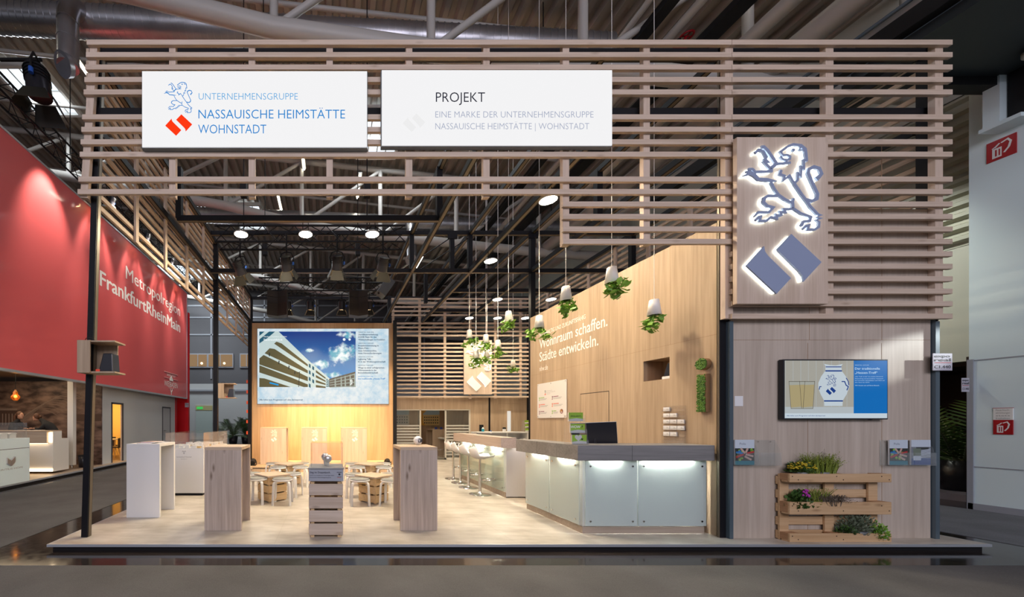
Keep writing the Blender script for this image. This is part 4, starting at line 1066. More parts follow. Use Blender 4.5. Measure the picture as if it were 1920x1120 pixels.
prof = [(743, 335), (750, 350), (750, 382), (722, 420), (703, 465), (703, 500), (720, 545), (742, 585), (744, 622), (866, 622), (868, 585), (895, 540), (912, 490), (906, 450), (885, 415), (862, 385), (858, 350), (868, 335), (820, 345), (780, 342)]
m.poly([(U(a), V(b)) for a, b in prof], fT, .0015, .002, 3)
for a, b, c, e in ((752, 352, 858, 358), (750, 378, 862, 387), (741, 583, 868, 592)): m.rect(U(a), V(e), U(c), V(b), fT, .002, .0024, 4)
m.ribbon([(U(860), V(455)), (U(880), V(455)), (U(890), V(480)), (U(905), V(490)), (U(895), V(515))], .012, fT, .002, .0024, 4)
m.ribbon([(U(890), V(430)), (U(905), V(455)), (U(908), V(480))], .010, fT, .002, .0024, 4); m.ribbon([(U(708), V(510)), (U(712), V(490)), (U(724), V(490))], .010, fT, .002, .0024, 4)
crest(m, fT, U(748), V(408), V(408)-V(548), .002, .0024, .7, 4, 4)
m.build('picture', [tb, tt_, tw, tj, td, ta, tg, tp, tl, em('rim', (.08, .07, .05))], t)
L_ = [('DIENSTAG, 16:30 UHR', 950, 346, 1044, 6, 0), ('Der traditionelle', 950, 374, 1118, 15, .012), ('„Hessen-Treff“', 950, 402, 1102, 15, .012), ('„Der Treff: so bei“ ein zweites Netzwerk:', 950, 424, 1140, 6, 0),
      ('Networking und persönlicher Austausch', 950, 438, 1140, 6, 0), ('bei hessischen Spezialitäten und Wein auf', 950, 451, 1150, 6, 0), ('dem Stand der NHW.', 950, 464, 1050, 6, 0), ('Wir freuen uns auf Ihren Besuch.', 950, 485, 1115, 7, .004)]
merge_texts('lettering', [text('l', s, fT, U(a), V(b), U(c)-U(a), k/393*sh, tl, t, bo, w=.002) for s, a, b, c, k, bo in L_], t)
text('footer_lettering', 'Alle Infos zum Programm auf nhw.de/exporeal', fT, U(488), V(692), U(748)-U(488), 8/393*sh, td, t, .006, w=.002)
m = MB(); m.box(x1-.20, d+.005, z0-.008, x1-.18, d+.03, z0); m.build('sensor', device, t)
# small blank card at the height of the television
single(MB().box(X_(1377, TY), TY-.004, Z_(762, TY), X_(1392.5, TY), TY, Z_(743, TY)), 'notice_card', paper, 'small white card stuck to the tower left of the television', 'card')
# leaflet holders
def holder(lab, xs, z0, z1):
    t = thing('leaflet_holder', lab, 'leaflet holder', ((xs[0]+xs[-1])/2, TY-.05, z0), 'clear leaflet holders on the tower')
    xa, xb = xs[0], xs[-1]
    m = MB(); m.box(xa, TY-.006, z0, xb, TY-.003, z1); m.box(xa, TY-.075, z0-.004, xb, TY-.003, z0)
    for x in xs: m.hexa([Vector(p) for p in ((x, TY-.075, z0), (x+.003, TY-.075, z0), (x+.003, TY-.003, z0), (x, TY-.003, z0), (x, TY-.05, z1-.11), (x+.003, TY-.05, z1-.11), (x+.003, TY-.003, z1), (x, TY-.003, z1))])
    for a, b in zip(xs[:-1], xs[1:]): m.box(a+.005, TY-.076, z0, b-.005, TY-.073, z1-.15)
    m.build('holder', acr_edge, t)
    m = MB()
    for a, b in zip(xs[:-1], xs[1:]):
        for x in (a+.06, b-.06): m.cyl((x, TY-.012, z1-.02), (x, TY-.004, z1-.02), .005, n=8)
    m.build('screw', chrome, t)
zA, zB = Z_(872, TY), Z_(825.5, TY)
holder('clear two-pocket leaflet holder at the left edge of the tower', [X_(1369, TY), X_(1411, TY), X_(1452, TY)], zA, zB)
holder('clear two-pocket leaflet holder at the right edge of the tower', [X_(1649, TY), X_(1696, TY), X_(1737, TY)], zA, zB)
def magazine(lab, x0, x1, z0, z1, y, kind):
    t = thing('brochure', lab, 'brochure', ((x0+x1)/2, y, z0), 'brochures in the tower holders')
    MB().box(x0, y, z0, x1, y+.012, z1).build('pages', paper, t)
    f = FRONT((x0, y-.0003, z0)); w, h = x1-x0, z1-z0; m = MB(); r = random.Random(len(lab))
    if kind == 0:
        m.rect(0, 0, w, h, f, 0, .0004, 0); m.rect(0, .16*h, w, .66*h, f, .0004, .0007, 1); m.rect(0, 0, w, .16*h, f, .0004, .0009, 2)
        for k in range(12): m.disc(r.uniform(.1, .9)*w, r.uniform(.19, .62)*h, r.uniform(.03, .08)*w, f, .0007, .0009, 3, 10)
        for a, b, c in (((.05, .30), (.45, .42), 4), ((.95, .34), (.55, .42), 5), ((.30, .66), (.52, .46), 5), ((.66, .66), (.55, .48), 5), ((.98, .52), (.62, .46), 4), ((.05, .50), (.42, .46), 6), ((.85, .20), (.5, .34), 5)):
            m.ribbon([(a[0]*w, a[1]*h), (b[0]*w, b[1]*h)], .10*w, f, .0009, .0012, c)
        m.disc(.24*w, .52*h, .08*w, f, .0012, .0014, 6, 14)
        m.build('cover', [pmat('cover_white', (.58, .66, .74), .4), pmat('cover_dark', (.03, .035, .03), .5), teal, green_ink, pmat('cover_red', (.45, .03, .03), .5), pmat('cover_skin', (.55, .38, .32), .5), pmat('cover_blue', (.03, .18, .45), .5)] if 'cover_white' not in MATS else [MATS['cover_white'], MATS['cover_dark'], teal, green_ink, MATS['cover_red'], MATS['cover_skin'], MATS['cover_blue']], t)
        text('title', 'Polis', f, w*.24, h*.80, w*.32, h*.085, pmat('title_ink', (.16, .20, .26), .5) if 'title_ink' not in MATS else MATS['title_ink'], t, .0, w=.0006)
    else:
        m.rect(0, 0, w, h, f, 0, .0004, 0); m.rect(0, .28*h, w, .72*h, f, .0004, .0007, 1); m.rect(.25*w, .62*h, w*.9, .70*h, f, .0007, .0009, 2); m.rect(0, 0, w, .27*h, f, .0004, .0007, 3)
        m.rect(.10*w, .34*h, .5*w, .66*h, f, .0008, .001, 4); m.rect(.10*w, .18*h, .5*w, .36*h, f, .001, .0012, 0)
        for k in range(6): m.ribbon([(w*.5, h*(.30+.05*k)), (w, h*(.34+.06*k))], .008, f, .0009, .0011, 0)
        m.build('cover', [MATS['cover_white'], pmat('cover_grey', (.20, .22, .25), .5), MATS['cover_dark'], pmat('cover_navy', (.05, .10, .28), .5), pmat('cover_olive', (.16, .20, .15), .5)], t)
magazine('white and teal brochure with picture of joined hands in the left holder', X_(1372, TY), X_(1408, TY), zA+.004, zB+.005, TY-.034, 0)
magazine('white and teal brochure with picture of joined hands in the right holder', X_(1659, TY), X_(1693, TY), zA+.004, zB+.004, TY-.036, 0)
magazine('blue-grey brochure with landscape picture in the right holder', X_(1700, TY), X_(1736, TY), zA+.004, zB+.003, TY-.034, 1)
# stand-number plates
def plate(lab, x0, x1, z0, z1, y, n1='C1.440', white_=True):
    t = thing('stand_number_plate', lab, 'sign', ((x0+x1)/2, y, z0), 'stand number plates')
    MB().box(x0, y, z0, x1, y+.006, z1).build('plate', pmat('plate_lilac', (.50, .49, .56), .45) if 'plate_lilac' not in MATS else MATS['plate_lilac'], t)
    f = FRONT((x0, y-.0005, z0)); w, h = x1-x0, z1-z0
    m = MB(); m.rect(.07*w, .44*h, .93*w, .475*h, f, 0, .001); m.build('red_line', red_sign, t)
    merge_texts('lettering', [text('l', 'expo', f, .07*w, .77*h, .80*w, .15*h, black_ink, t, .03), text('l', 'real', f, .07*w, .54*h, .84*w, .17*h, black_ink, t, .03), text('l', n1, f, .07*w, .13*h, .84*w, .17*h, black_ink, t, .008)], t)
plate('expo real number plate sticking out right of the tower', X_(1749.5, 4.29), X_(1785.5, 4.29), Z_(695, 4.29), Z_(663, 4.29), 4.29)
plate('small expo real plate on the corner of the right hall wall', X_(1803.5, 6.1), X_(1817.5, 6.1), Z_(735, 6.1), Z_(709, 6.1), 6.1)
plate('expo real number plate left of the front post', X_(148.5, 4.42), X_(160.5, 4.42), Z_(691.5, 4.42), Z_(660, 4.42), 4.42)
# wooden shelf boxes on the left posts
def shelf_box(lab, x, y, z, s, lab2):
    t = thing('shelf_box', lab, 'shelf box', (x, y, z), 'shelf boxes on the left posts')
    W, H, Dp, th = .44*s, .39*s, .26*s, .018*s
    MB().box(x, y, z, x+.155*s, y+th, z+H).build('front_panel', oak, t, .001)
    MB().box(x, y+th, z, x+th, y+Dp-th, z+H).build('side_panel', oak, t)
    MB().box(x, y+Dp-th, z, x+.34*s, y+Dp, z+H).build('back_panel', oak, t)
    MB().box(x+th, y+th, z, x+W, y+Dp-th, z+th).build('bottom_panel', oak, t)
    MB().box(x+th, y+th, z+H-th, x+W, y+Dp-th, z+H).build('top_panel', oak, t)
    d = thing('device', lab2, 'device', (x+.3*s, y+.1*s, z+th), 'black devices in the shelf boxes')
    a, b = x+.22*s, x+.40*s; y0, y1 = y+.05*s, y+.20*s; c, e = z+th, z+.245*s
    MB().hexa([Vector(p) for p in ((a, y0, c), (b, y0, c), (b, y1, c), (a, y1, c), (a+.05*s, y0+.01, e), (b-.015*s, y0+.01, e), (b-.015*s, y1, e), (a+.05*s, y1, e))]).build('housing', device, d, .012*s)
    MB().box(a-.03*s, y0, c, a+.02*s, y0+.06*s, c+.03*s).build('control_light', emit('device_red', (.5, .05, .03), 1) if 'device_red' not in MATS else MATS['device_red'], d)
    MB().tube([(x+.06*s, y+.05, z+H), (x+.09*s, y+.03, z+H+.03*s), (x+.15*s, y+.03, z+H+.035*s), (x+.20*s, y+.05, z+H-.01)], .004*s, 6).build('cable', blackm, t)
shelf_box('wooden shelf box on the front left post', -3.02, 4.24, 2.02, 1.0, 'black device in the shelf box on the front left post')
shelf_box('wooden shelf box on the middle left post', X_(410, 8.9), 8.85, Z_(747, 8.9), .95, 'black device in the shelf box on the middle left post')
# ================================================================== stage
SY = 9.97; WY = 11.72
t = thing('stage', 'low oak stage in front of the big screen', 'stage', (-.2, 10.8, 0))
MB().box(-2.20, SY, .125, 1.84, WY-.02, .15).build('stage_top', oak, t)
MB().box(-2.18, SY+.03, 0, 1.82, WY-.02, .10).build('riser', oak, t)
MB().box(-2.17, SY+.06, .10, 1.81, WY-.03, .125).build('shadow_gap', blackm, t)
t = thing('stage_wall', 'oak-clad wall behind the stage carrying the large screen', 'partition wall', (-.23, WY+.15, 0))
wx0, wx1 = X_(470.5, WY), X_(738.5, WY)
MB().box(wx0, WY, 0, wx1, WY+.3, Z_(606, WY)).build('panel', wood('stage_oak', (.44, .28, .15), (.60, .42, .25), 'z', 30, 4.5, .4), t)
q = MB(); zz = Z_(757.8, WY); q.box(wx0, WY-.001, zz-.004, wx1, WY+.01, zz); q.box(X_(482, WY)-.006, WY-.001, zz, X_(482, WY)-.002, WY+.01, Z_(616, WY)); q.box(wx0, WY-.001, Z_(616, WY), wx1, WY+.01, Z_(616, WY)+.004); q.build('panel_joint', oak_dark, t)
for py in (716, 735, 755, 772, 791, 812): MB().box(wx0-.105, WY-.20, Z_(py, WY-.19)-.05, wx0-.057, WY-.19+.03, Z_(py, WY-.19)+.05).build('orange_tab', orange_ink, t)
# LED wall
t = thing('led_screen', 'large bright screen with apartment block picture and programme text above the stage', 'screen', (-.2, WY, 2.0))
d = WY-.03; x0, x1, z0, z1 = X_(482.7, d), X_(728.7, d), Z_(757.8, d), Z_(616.6, d)
MB().box(x0, d+.002, z0, x1, WY-.002, z1).build('screen_body', device, t)
fS = FRONT((x0, d, z0)); sw, sh = x1-x0, z1-z0
U = lambda px: (px-228)/(1540-228)*sw
V = lambda py: (895-py)/(895-142)*sh
sm, nt, b = new_mat('screen_paper'); N = nt.nodes.new
tc = N('ShaderNodeTexCoord'); nz = N('ShaderNodeTexNoise'); nz.inputs['Scale'].default_value = 3.2; nz.inputs['Detail'].default_value = 8; nz.inputs['Roughness'].default_value = .7
mx = N('ShaderNodeMix'); mx.data_type = 'RGBA'; mx.inputs[6].default_value = (.45, .68, .84, 1); mx.inputs[7].default_value = (.78, .88, .93, 1)
mr = N('ShaderNodeMapRange'); mr.inputs['From Min'].default_value = .35; mr.inputs['From Max'].default_value = .58
nt.links.new(tc.outputs['Object'], nz.inputs['Vector']); nt.links.new(nz.outputs[0], mr.inputs[0]); nt.links.new(mr.outputs[0], mx.inputs[0]); nt.links.new(mx.outputs[2], b.inputs['Emission Color'])
b.inputs['Emission Strength'].default_value = .88; b.inputs['Base Color'].default_value = (.03, .03, .03, 1); b.inputs['Specular IOR Level'].default_value = .1
MB().rect(0, 0, sw, sh, fS, -.001, .001).build('screen_surface', sm, t)
em = lambda n, c, k=1.0: emit('screen_'+n, c, k)
def sky_picture():
    m_, nt, b = new_mat('screen_sky'); N = nt.nodes.new; L = nt.links.new
    tc = N('ShaderNodeTexCoord'); nz = N('ShaderNodeTexNoise'); nz.inputs['Scale'].default_value = 3.4; nz.inputs['Detail'].default_value = 9; nz.inputs['Roughness'].default_value = .62; L(tc.outputs['Object'], nz.inputs['Vector'])
    best = None
    for px, py, rx, ry in ((1060, 400, 190, 130), (880, 500, 150, 62), (1000, 605, 150, 38), (745, 362, 60, 28), (1130, 205, 170, 45), (1190, 360, 90, 90)):
        mp = N('ShaderNodeMapping'); mp.vector_type = 'POINT'; sx, sy = 1/(rx*sw/1312), 1/(ry*sh/753)
        cx, cz = x0+U(px)+.2, z0+V(py)-2.0
        mp.inputs['Scale'].default_value = (sx, 0, sy); mp.inputs['Location'].default_value = (-cx*sx, 0, -cz*sy); L(tc.outputs['Object'], mp.inputs['Vector'])
        ln = N('ShaderNodeVectorMath'); ln.operation = 'LENGTH'; L(mp.outputs[0], ln.inputs[0])
        iv = N('ShaderNodeMath'); iv.operation = 'SUBTRACT'; iv.inputs[0].default_value = 1; L(ln.outputs['Value'], iv.inputs[1])
        if best is None: best = iv
        else:
            mxm = N('ShaderNodeMath'); mxm.operation = 'MAXIMUM'; L(best.outputs[0], mxm.inputs[0]); L(iv.outputs[0], mxm.inputs[1]); best = mxm
    ad = N('ShaderNodeMath'); ad.operation = 'MULTIPLY_ADD'; ad.inputs[1].default_value = 2.6; L(nz.outputs[0], ad.inputs[0]); L(best.outputs[0], ad.inputs[2])
    mr = N('ShaderNodeMapRange'); mr.interpolation_type = 'SMOOTHSTEP'; mr.inputs['From Min'].default_value = 1.48; mr.inputs['From Max'].default_value = 2.05; L(ad.outputs[0], mr.inputs[0])
    sp = N('ShaderNodeSeparateXYZ'); L(tc.outputs['Object'], sp.inputs[0]); gr = N('ShaderNodeMapRange'); gr.inputs['From Min'].default_value = z0+V(700)-2.0; gr.inputs['From Max'].default_value = z0+V(200)-2.0; L(sp.outputs['Z'], gr.inputs[0])
    c1 = N('ShaderNodeMix'); c1.data_type = 'RGBA'; c1.inputs[6].default_value = (.006, .23, .62, 1); c1.inputs[7].default_value = (.001, .038, .24, 1); L(gr.outputs[0], c1.inputs[0])
    n2 = N('ShaderNodeTexNoise'); n2.inputs['Scale'].default_value = 4.5; L(tc.outputs['Object'], n2.inputs['Vector']); r2 = N('ShaderNodeMapRange'); r2.inputs['From Min'].default_value = .42; r2.inputs['From Max'].default_value = .58; L(n2.outputs[0], r2.inputs[0])
    c2 = N('ShaderNodeMix'); c2.data_type = 'RGBA'; c2.inputs[6].default_value = (.12, .42, .56, 1); c2.inputs[7].default_value = (.84, .92, .94, 1); L(r2.outputs[0], c2.inputs[0])
    c3 = N('ShaderNodeMix'); c3.data_type = 'RGBA'; L(mr.outputs[0], c3.inputs[0]); L(c1.outputs[2], c3.inputs[6]); L(c2.outputs[2], c3.inputs[7]); L(c3.outputs[2], b.inputs['Emission Color'])
    b.inputs['Emission Strength'].default_value = .95; b.inputs['Base Color'].default_value = (.02, .03, .04, 1); b.inputs['Specular IOR Level'].default_value = .1
    return m_
SM = [sky_picture(), em('sky_low', (.01, .30, .72)), em('cloud', (.80, .90, .93)), em('cloud_blue', (.25, .58, .72)), em('facade', (.52, .64, .64)), em('recess', (.11, .095, .045)),
      em('window', (.02, .10, .16)), em('brown', (.12, .11, .09)), em('beam', (.30, .36, .34)), em('dark', (.03, .035, .03)), em('deep', (.003, .06, .34))]
m = MB()
px0, px1, py0, py1 = 247, 1210, 171, 726
P = lambda pts, w, mi: m.poly([(U(a), V(b)) for a, b in pts], fS, .001, w, mi)
P([(px0, py0), (px1, py0), (px1, py1), (px0, py1)], .002, 0)
for c in ((1095, 250, 14), (1150, 250, 12)): m.disc(U(c[0]), V(c[1]), c[2]*sw/1312, fS, .001, .003, 2, 10)
P([(247, 171), (440, 171), (740, 462), (955, 645), (955, 726), (247, 726)], .0034, 4)
P([(247, 171), (405, 171), (330, 235), (247, 290)], .0036, 6); P([(300, 171), (345, 171), (247, 250), (247, 215)], .0038, 4); P([(247, 300), (395, 215), (412, 190), (440, 171), (448, 182), (247, 425)], .0037, 4)
for q_ in ([(395, 292), (418, 272), (470, 290), (732, 500), (732, 522)], [(300, 388), (350, 338), (400, 345), (732, 560), (732, 590)], [(247, 500), (247, 440), (290, 405), (732, 625), (732, 668)],
           [(247, 580), (247, 508), (560, 628), (732, 700), (732, 726), (690, 726)], [(247, 726), (247, 635), (300, 640), (560, 726)]): P(q_, .0038, 5)
for a, b2 in ((345, 380), (440, 460), (540, 510), (600, 560)): P([(a, b2), (a+10, b2+4), (a+6, b2+40), (a-4, b2+36)], .004, 9)
for k in range(4):
    y = 490+k*66; P([(742, y), (760, y+12), (760, y+48), (742, y+36)], .004, 6); P([(776, y+24), (795, y+36), (795, y+70), (776, y+58)], .004, 6) if k < 3 else None
for k in range(4): P([(812, 555+k*50), (910, 632+k*30), (910, 646+k*30), (812, 580+k*50)], .004, 5)
for k in range(5): P([(916, 640+k*18), (948, 664+k*13), (948, 671+k*13), (916, 650+k*18)], .004, 6)
P([(350, 676), (440, 698), (438, 712), (348, 690)], .0042, 1)
m.ribbon([(U(640), V(726)), (U(650), V(575)), (U(620), V(590))], .02, fS, .001, .0044, 9)
P([(945, 645), (1205, 572), (1210, 726), (945, 726)], .0036, 7)
for k in range(4): P([(950, 660+k*22), (1205, 592+k*40), (1205, 602+k*40), (950, 666+k*22)], .004, 8)
for u in (1000, 1060, 1100, 1150, 1195): P([(u, 640-(u-1000)*.25), (u+10, 638-(u-1000)*.25), (u+16, 726), (u, 726)], .0042, 8)
crest(m, fS, U(1150), V(652), V(652)-V(706), .001, .0046, 2.2, 2, 2)
m.build('picture', SM, t)
ink = em('ink', (.03, .09, .16)); lit = em('white_ink', (.85, .92, .95)); hl = em('blue_ink', (.01, .22, .55))
L_ = [('DIENSTAG, 10:30 UHR', 1237, 181, 1392, 8, ink), ('Zertifikatsverleihung:', 1237, 208, 1434, 15, ink), ('DGNB Platin für den', 1237, 233, 1420, 15, ink), ('Waldschulbogen in Frankfurt', 1237, 259, 1504, 15, ink),
      ('DIENSTAG, 11:00 UHR', 1236, 292, 1388, 8, ink), ('Projektentwicklung in', 1236, 319, 1440, 15, ink), ('Rhein-Main -', 1236, 344, 1355, 15, ink), ('neue Schwerpunkte,', 1236, 370, 1420, 15, ink), ('neue Herausforderungen', 1236, 395, 1468, 15, ink),
      ('DIENSTAG, 12:30 UHR', 1235, 428, 1386, 8, ink), ('Lightning Talk:', 1235, 454, 1365, 15, ink), ('KI in der Wohnungswirtschaft', 1235, 480, 1508, 15, ink),
      ('DIENSTAG, 14:00 UHR', 1234, 513, 1386, 8, ink), ('Wege zu einer erfolgreichen', 1234, 540, 1496, 15, ink), ('Wärmewende in der', 1234, 565, 1420, 15, ink), ('Immobilienwirtschaft', 1234, 590, 1434, 15, ink),
      ('DIENSTAG, 16:30 UHR', 1233, 624, 1386, 8, hl), ('Der traditionelle „Hessen-Treff“', 1233, 650, 1508, 15, hl), ('Alle Infos zum Programm auf: nhw.de/exporeal', 247, 860, 680, 14, ink)]
merge_texts('lettering', [text('l', s, fS, U(a), V(b), U(c)-U(a), k/753*sh, mm, t, .03, w=.002) for s, a, b, c, k, mm in L_], t)
merge_texts('picture_lettering', [text('l', 'Neubau, Frankfurt am Main', fS, U(292), V(228), U(522)-U(292), 13/753*sh, lit, t, 0, w=.006), text('l', 'Stadtwaldblick', fS, U(290), V(262), U(480)-U(290), 20/753*sh, lit, t, .015, w=.006)], t)
# three tall tables with the crest standing on the stage
crest_white = pmat('crest_white', (.85, .82, .76), .5)
for px0_, px1_, lab in ((488, 537, 'tall pale table with white crest, left of three on the stage'), (565, 613, 'tall pale table with white crest, middle of three on the stage'), (640, 688, 'tall pale table with white crest, right of three on the stage')):
    yy = 10.55; a, b2 = X_(px0_, yy), X_(px1_, yy)
    t = bridge_table((a, yy, .15), b2-a, .5, (wood('pale_knotty_oak', (.46, .34, .25), (.66, .53, .42), 'z', 22, 5, .5, knots=.3) if 'pale_knotty_oak' not in MATS else MATS['pale_knotty_oak'], table_oak_h), lab, 'tables on the stage')
    m = MB(); fr = FRONT((a, yy, .15)); crest(m, fr, (b2-a)*.39, 1.03, .36, .0005, .002, 1.25); m.build('crest', crest_white, t)
# small floor lamps at the stage edge
for x, lab in ((X_(474, 10.3), 'small black floor lamp at the left end of the stage'), (X_(727, 10.3), 'small black floor lamp at the right end of the stage')):
    t = thing('floor_spotlight', lab, 'spotlight', (x, 10.3, .15), 'floor lamps on the stage')
    MB().lathe([(0, 0), (.09, 0), (.09, .02), (.03, .03), (.03, .06)], (x, 10.3, .15), 14).build('foot', blackm, t)
    MB().cyl((x, 10.24, .22), (x, 10.40, .27), .075, .085, 14).build('lamp_head', blackm, t); MB().bar((x-.1, 10.32, .17), (x-.1, 10.32, .27), .02, .02).bar((x+.1, 10.32, .17), (x+.1, 10.32, .27), .02, .02).bar((x-.1, 10.32, .17), (x+.1, 10.32, .17), .02, .02).build('bracket', blackm, t)
# ---------- lattice trusses over the stage
def lattice_truss(p0, p1, s, lab, name='lighting_truss', par=None):
    p0, p1 = Vector(p0), Vector(p1); t = thing(name, lab, 'truss', (p0+p1)/2, 'black lattice trusses')
    d_ = (p1-p0).normalized(); L0 = (p1-p0).length; up = Vector((0, 0, 1)); sd = d_.cross(up).normalized()
    C = [(sd*a+up*b)*s/2 for a, b in ((-1, -1), (1, -1), (1, 1), (-1, 1))]
    q = MB()
    for c in C: q.cyl(p0+c, p1+c, .024, n=8)
    q.build('chords', black, t); q = MB(); n = max(2, int(L0/s*1.1))
    for i in range(n):
        a, b = p0+d_*L0*i/n, p0+d_*L0*(i+1)/n
        for j in range(4):
            c0, c1 = C[j], C[(j+1) % 4]
            if i % 2: c0, c1 = c1, c0
            q.cyl(a+c0, b+c1, .010, n=5, caps=False)
    q.build('lacing', black, t)
    return t
ft = lattice_truss((-2.55, 8.05, 5.60), (1.68, 8.05, 5.60), .36, 'front black lattice truss carrying the four stage spotlights')
rt = lattice_truss((-2.1, 10.7, 5.50), (1.75, 10.7, 5.50), .38, 'rear black lattice truss carrying the black loudspeakers')
for tt, y, z in ((ft, 8.05, 5.78), (rt, 10.7, 5.69)):
    for x in (-1.95, .85):
        MB().cyl((x, y, z), (x, y, roof_z(x)-.2), .012, n=6).build('hoist_chain', black, tt)
        MB().box(x-.07, y-.07, z+.75, x+.07, y+.07, z+1.15).build('chain_hoist', blackm, tt)
def stage_spot(c, aim, s, lab, name='stage_spotlight', glow=True, top=None, lightw=0):
    c = Vector(c); t = thing(name, lab, 'spotlight', c, 'stage spotlights')
    d_ = (Vector(aim)-c).normalized(); sd = d_.cross(Vector((0, 0, 1))).normalized(); up = sd.cross(d_)
    L0 = .34*s; r = .12*s
    MB().cyl(c-d_*L0*.5, c+d_*L0*.35, r*.95, r, 16).build('lamp_body', device, t)
    m = MB(); 
    for k in range(4): m.cyl(c-d_*L0*(.42-.1*k), c-d_*L0*(.40-.1*k), r*1.06, n=16)
    m.build('cooling_ribs', blackm, t)
    if glow: MB().cyl(c+d_*L0*.352, c+d_*L0*.36, r*.85, n=16).build('lens', warm_glow, t)
    e = c+d_*L0*.36
    for ax, bx in ((sd, up), (-sd, up), (up, sd), (-up, sd)):
        a = e+ax*r*1.0; b = e+ax*r*1.75+d_*r*1.5; w0, w1 = bx*r*.85, bx*r*1.35
        nn = (b-a).cross(bx).normalized()*.004
        MB().hexa([a-w0-nn, a+w0-nn, b+w1-nn, b-w1-nn, a-w0+nn, a+w0+nn, b+w1+nn, b-w1+nn]).build('barn_door', pmat('barn_door_grey', (.022, .020, .015), .5, spec=.25) if 'barn_door_grey' not in MATS else MATS['barn_door_grey'], t)
    top = top or c.z+.5*s
    hz = c.z+.26*s
    q = MB(); q.tube([c+sd*r*1.15, c+sd*r*1.4+Vector((0, 0, .14*s)), Vector((c.x+sd.x*r*.9, c.y+sd.y*r*.9, hz)), Vector((c.x, c.y, hz+.03)), Vector((c.x-sd.x*r*.9, c.y-sd.y*r*.9, hz)), c-sd*r*1.4+Vector((0, 0, .14*s)), c-sd*r*1.15], .012*s, 6); q.build('yoke', blackm, t)
    MB().cyl((c.x, c.y, hz), (c.x, c.y, top), .018*s, n=8).build('hanging_clamp', blackm, t)
    MB().cyl(c+sd*r*1.3-Vector((0, 0, .01)), c+sd*r*1.3+Vector((0, 0, .05*s)), .024*s, n=10).build('plug', pmat('blue_plug', (.02, .10, .45), .4) if 'blue_plug' not in MATS else MATS['blue_plug'], t)
    if lightw:
        spot_light('stage_spot_beam', e+d_*.03, aim, lightw, (1.0, .66, .30), math.radians(64), 1.0, .07)
    return t
for px, py, lab in ((450, 505, 'first stage spotlight from the left, tilted to the right'), (537, 497, 'second stage spotlight from the left under the front truss'), (632, 495, 'third stage spotlight from the left under the front truss'), (718, 498, 'fourth stage spotlight from the left under the front truss')):
    y = 7.55; stage_spot((X_(px, y), y, Z_(py, y)), (X_(px, y)*.5, y-1.2 if False else y+2.6, 1.2), .95, lab, top=5.44, lightw=420)
for px, lab, w in ((540, 'glowing rear spotlight half hidden by the left loudspeaker', 1000), (582, 'glowing rear spotlight right of the left loudspeaker', 1500), (641, 'glowing rear spotlight left of the right loudspeaker', 1500), (692, 'glowing rear spotlight half hidden by the right loudspeaker', 1000)):
    y = 10.75; x = X_(px, y); stage_spot((x, y, Z_(575, y)), (x*1.05+.02, WY, 1.3), .85, lab, top=5.32, lightw=w)
spk = pmat('speaker_brown_black', (.022, .016, .012), .6)
for px0_, px1_, lab in ((501, 538, 'left black loudspeaker stack under the rear truss'), (655, 690, 'right black loudspeaker stack under the rear truss')):
    y = 10.35; t = thing('loudspeaker', lab, 'loudspeaker', (X_((px0_+px1_)/2, y), y, 4.5), 'hanging loudspeakers'); xm = X_((px0_+px1_)/2, y); hw = (X_(px1_, y)-X_(px0_, y))/2
    for k in range(4):
        zt = 5.28-k*.19; yk = y-.0-.02*k*k*.4
        MB().hexa([Vector(p) for p in ((xm-hw, yk, zt-.18), (xm, yk+.14, zt-.18), (xm, yk+.4, zt-.18), (xm-hw, yk+.3, zt-.18), (xm-hw, yk, zt), (xm, yk+.14, zt), (xm, yk+.4, zt), (xm-hw, yk+.3, zt))]).hexa([Vector(p) for p in ((xm, yk+.14, zt-.18), (xm+hw, yk, zt-.18), (xm+hw, yk+.3, zt-.18), (xm, yk+.4, zt-.18), (xm, yk+.14, zt), (xm+hw, yk, zt), (xm+hw, yk+.3, zt), (xm, yk+.4, zt))]).build('speaker_cabinet', spk, t)
    MB().bar((xm, y+.28, 5.28), (xm, y+.28, 5.55), .06, .06).build('hanger', blackm, t)
t = thing('monitor_speaker', 'grey tilted loudspeaker at the right end of the rear truss', 'loudspeaker', (X_(722, 10), 10.0, 4.9))
c = Vector((X_(722, 10), 10, Z_(540, 10))); MB().obox(c, .26, .30, .52, (0, .62, .2)).build('cabinet', pmat('speaker_grey', (.09, .10, .11), .5), t, .01)
MB().cyl(c+Vector((-.20, -.14, -.20)), c+Vector((-.205, -.16, -.205)), .03, n=12).build('port', blackm, t); MB().bar(c+Vector((.1, .1, .2)), (c.x+.1, 10.5, 5.32), .03, .03).build('bracket', blackm, t)
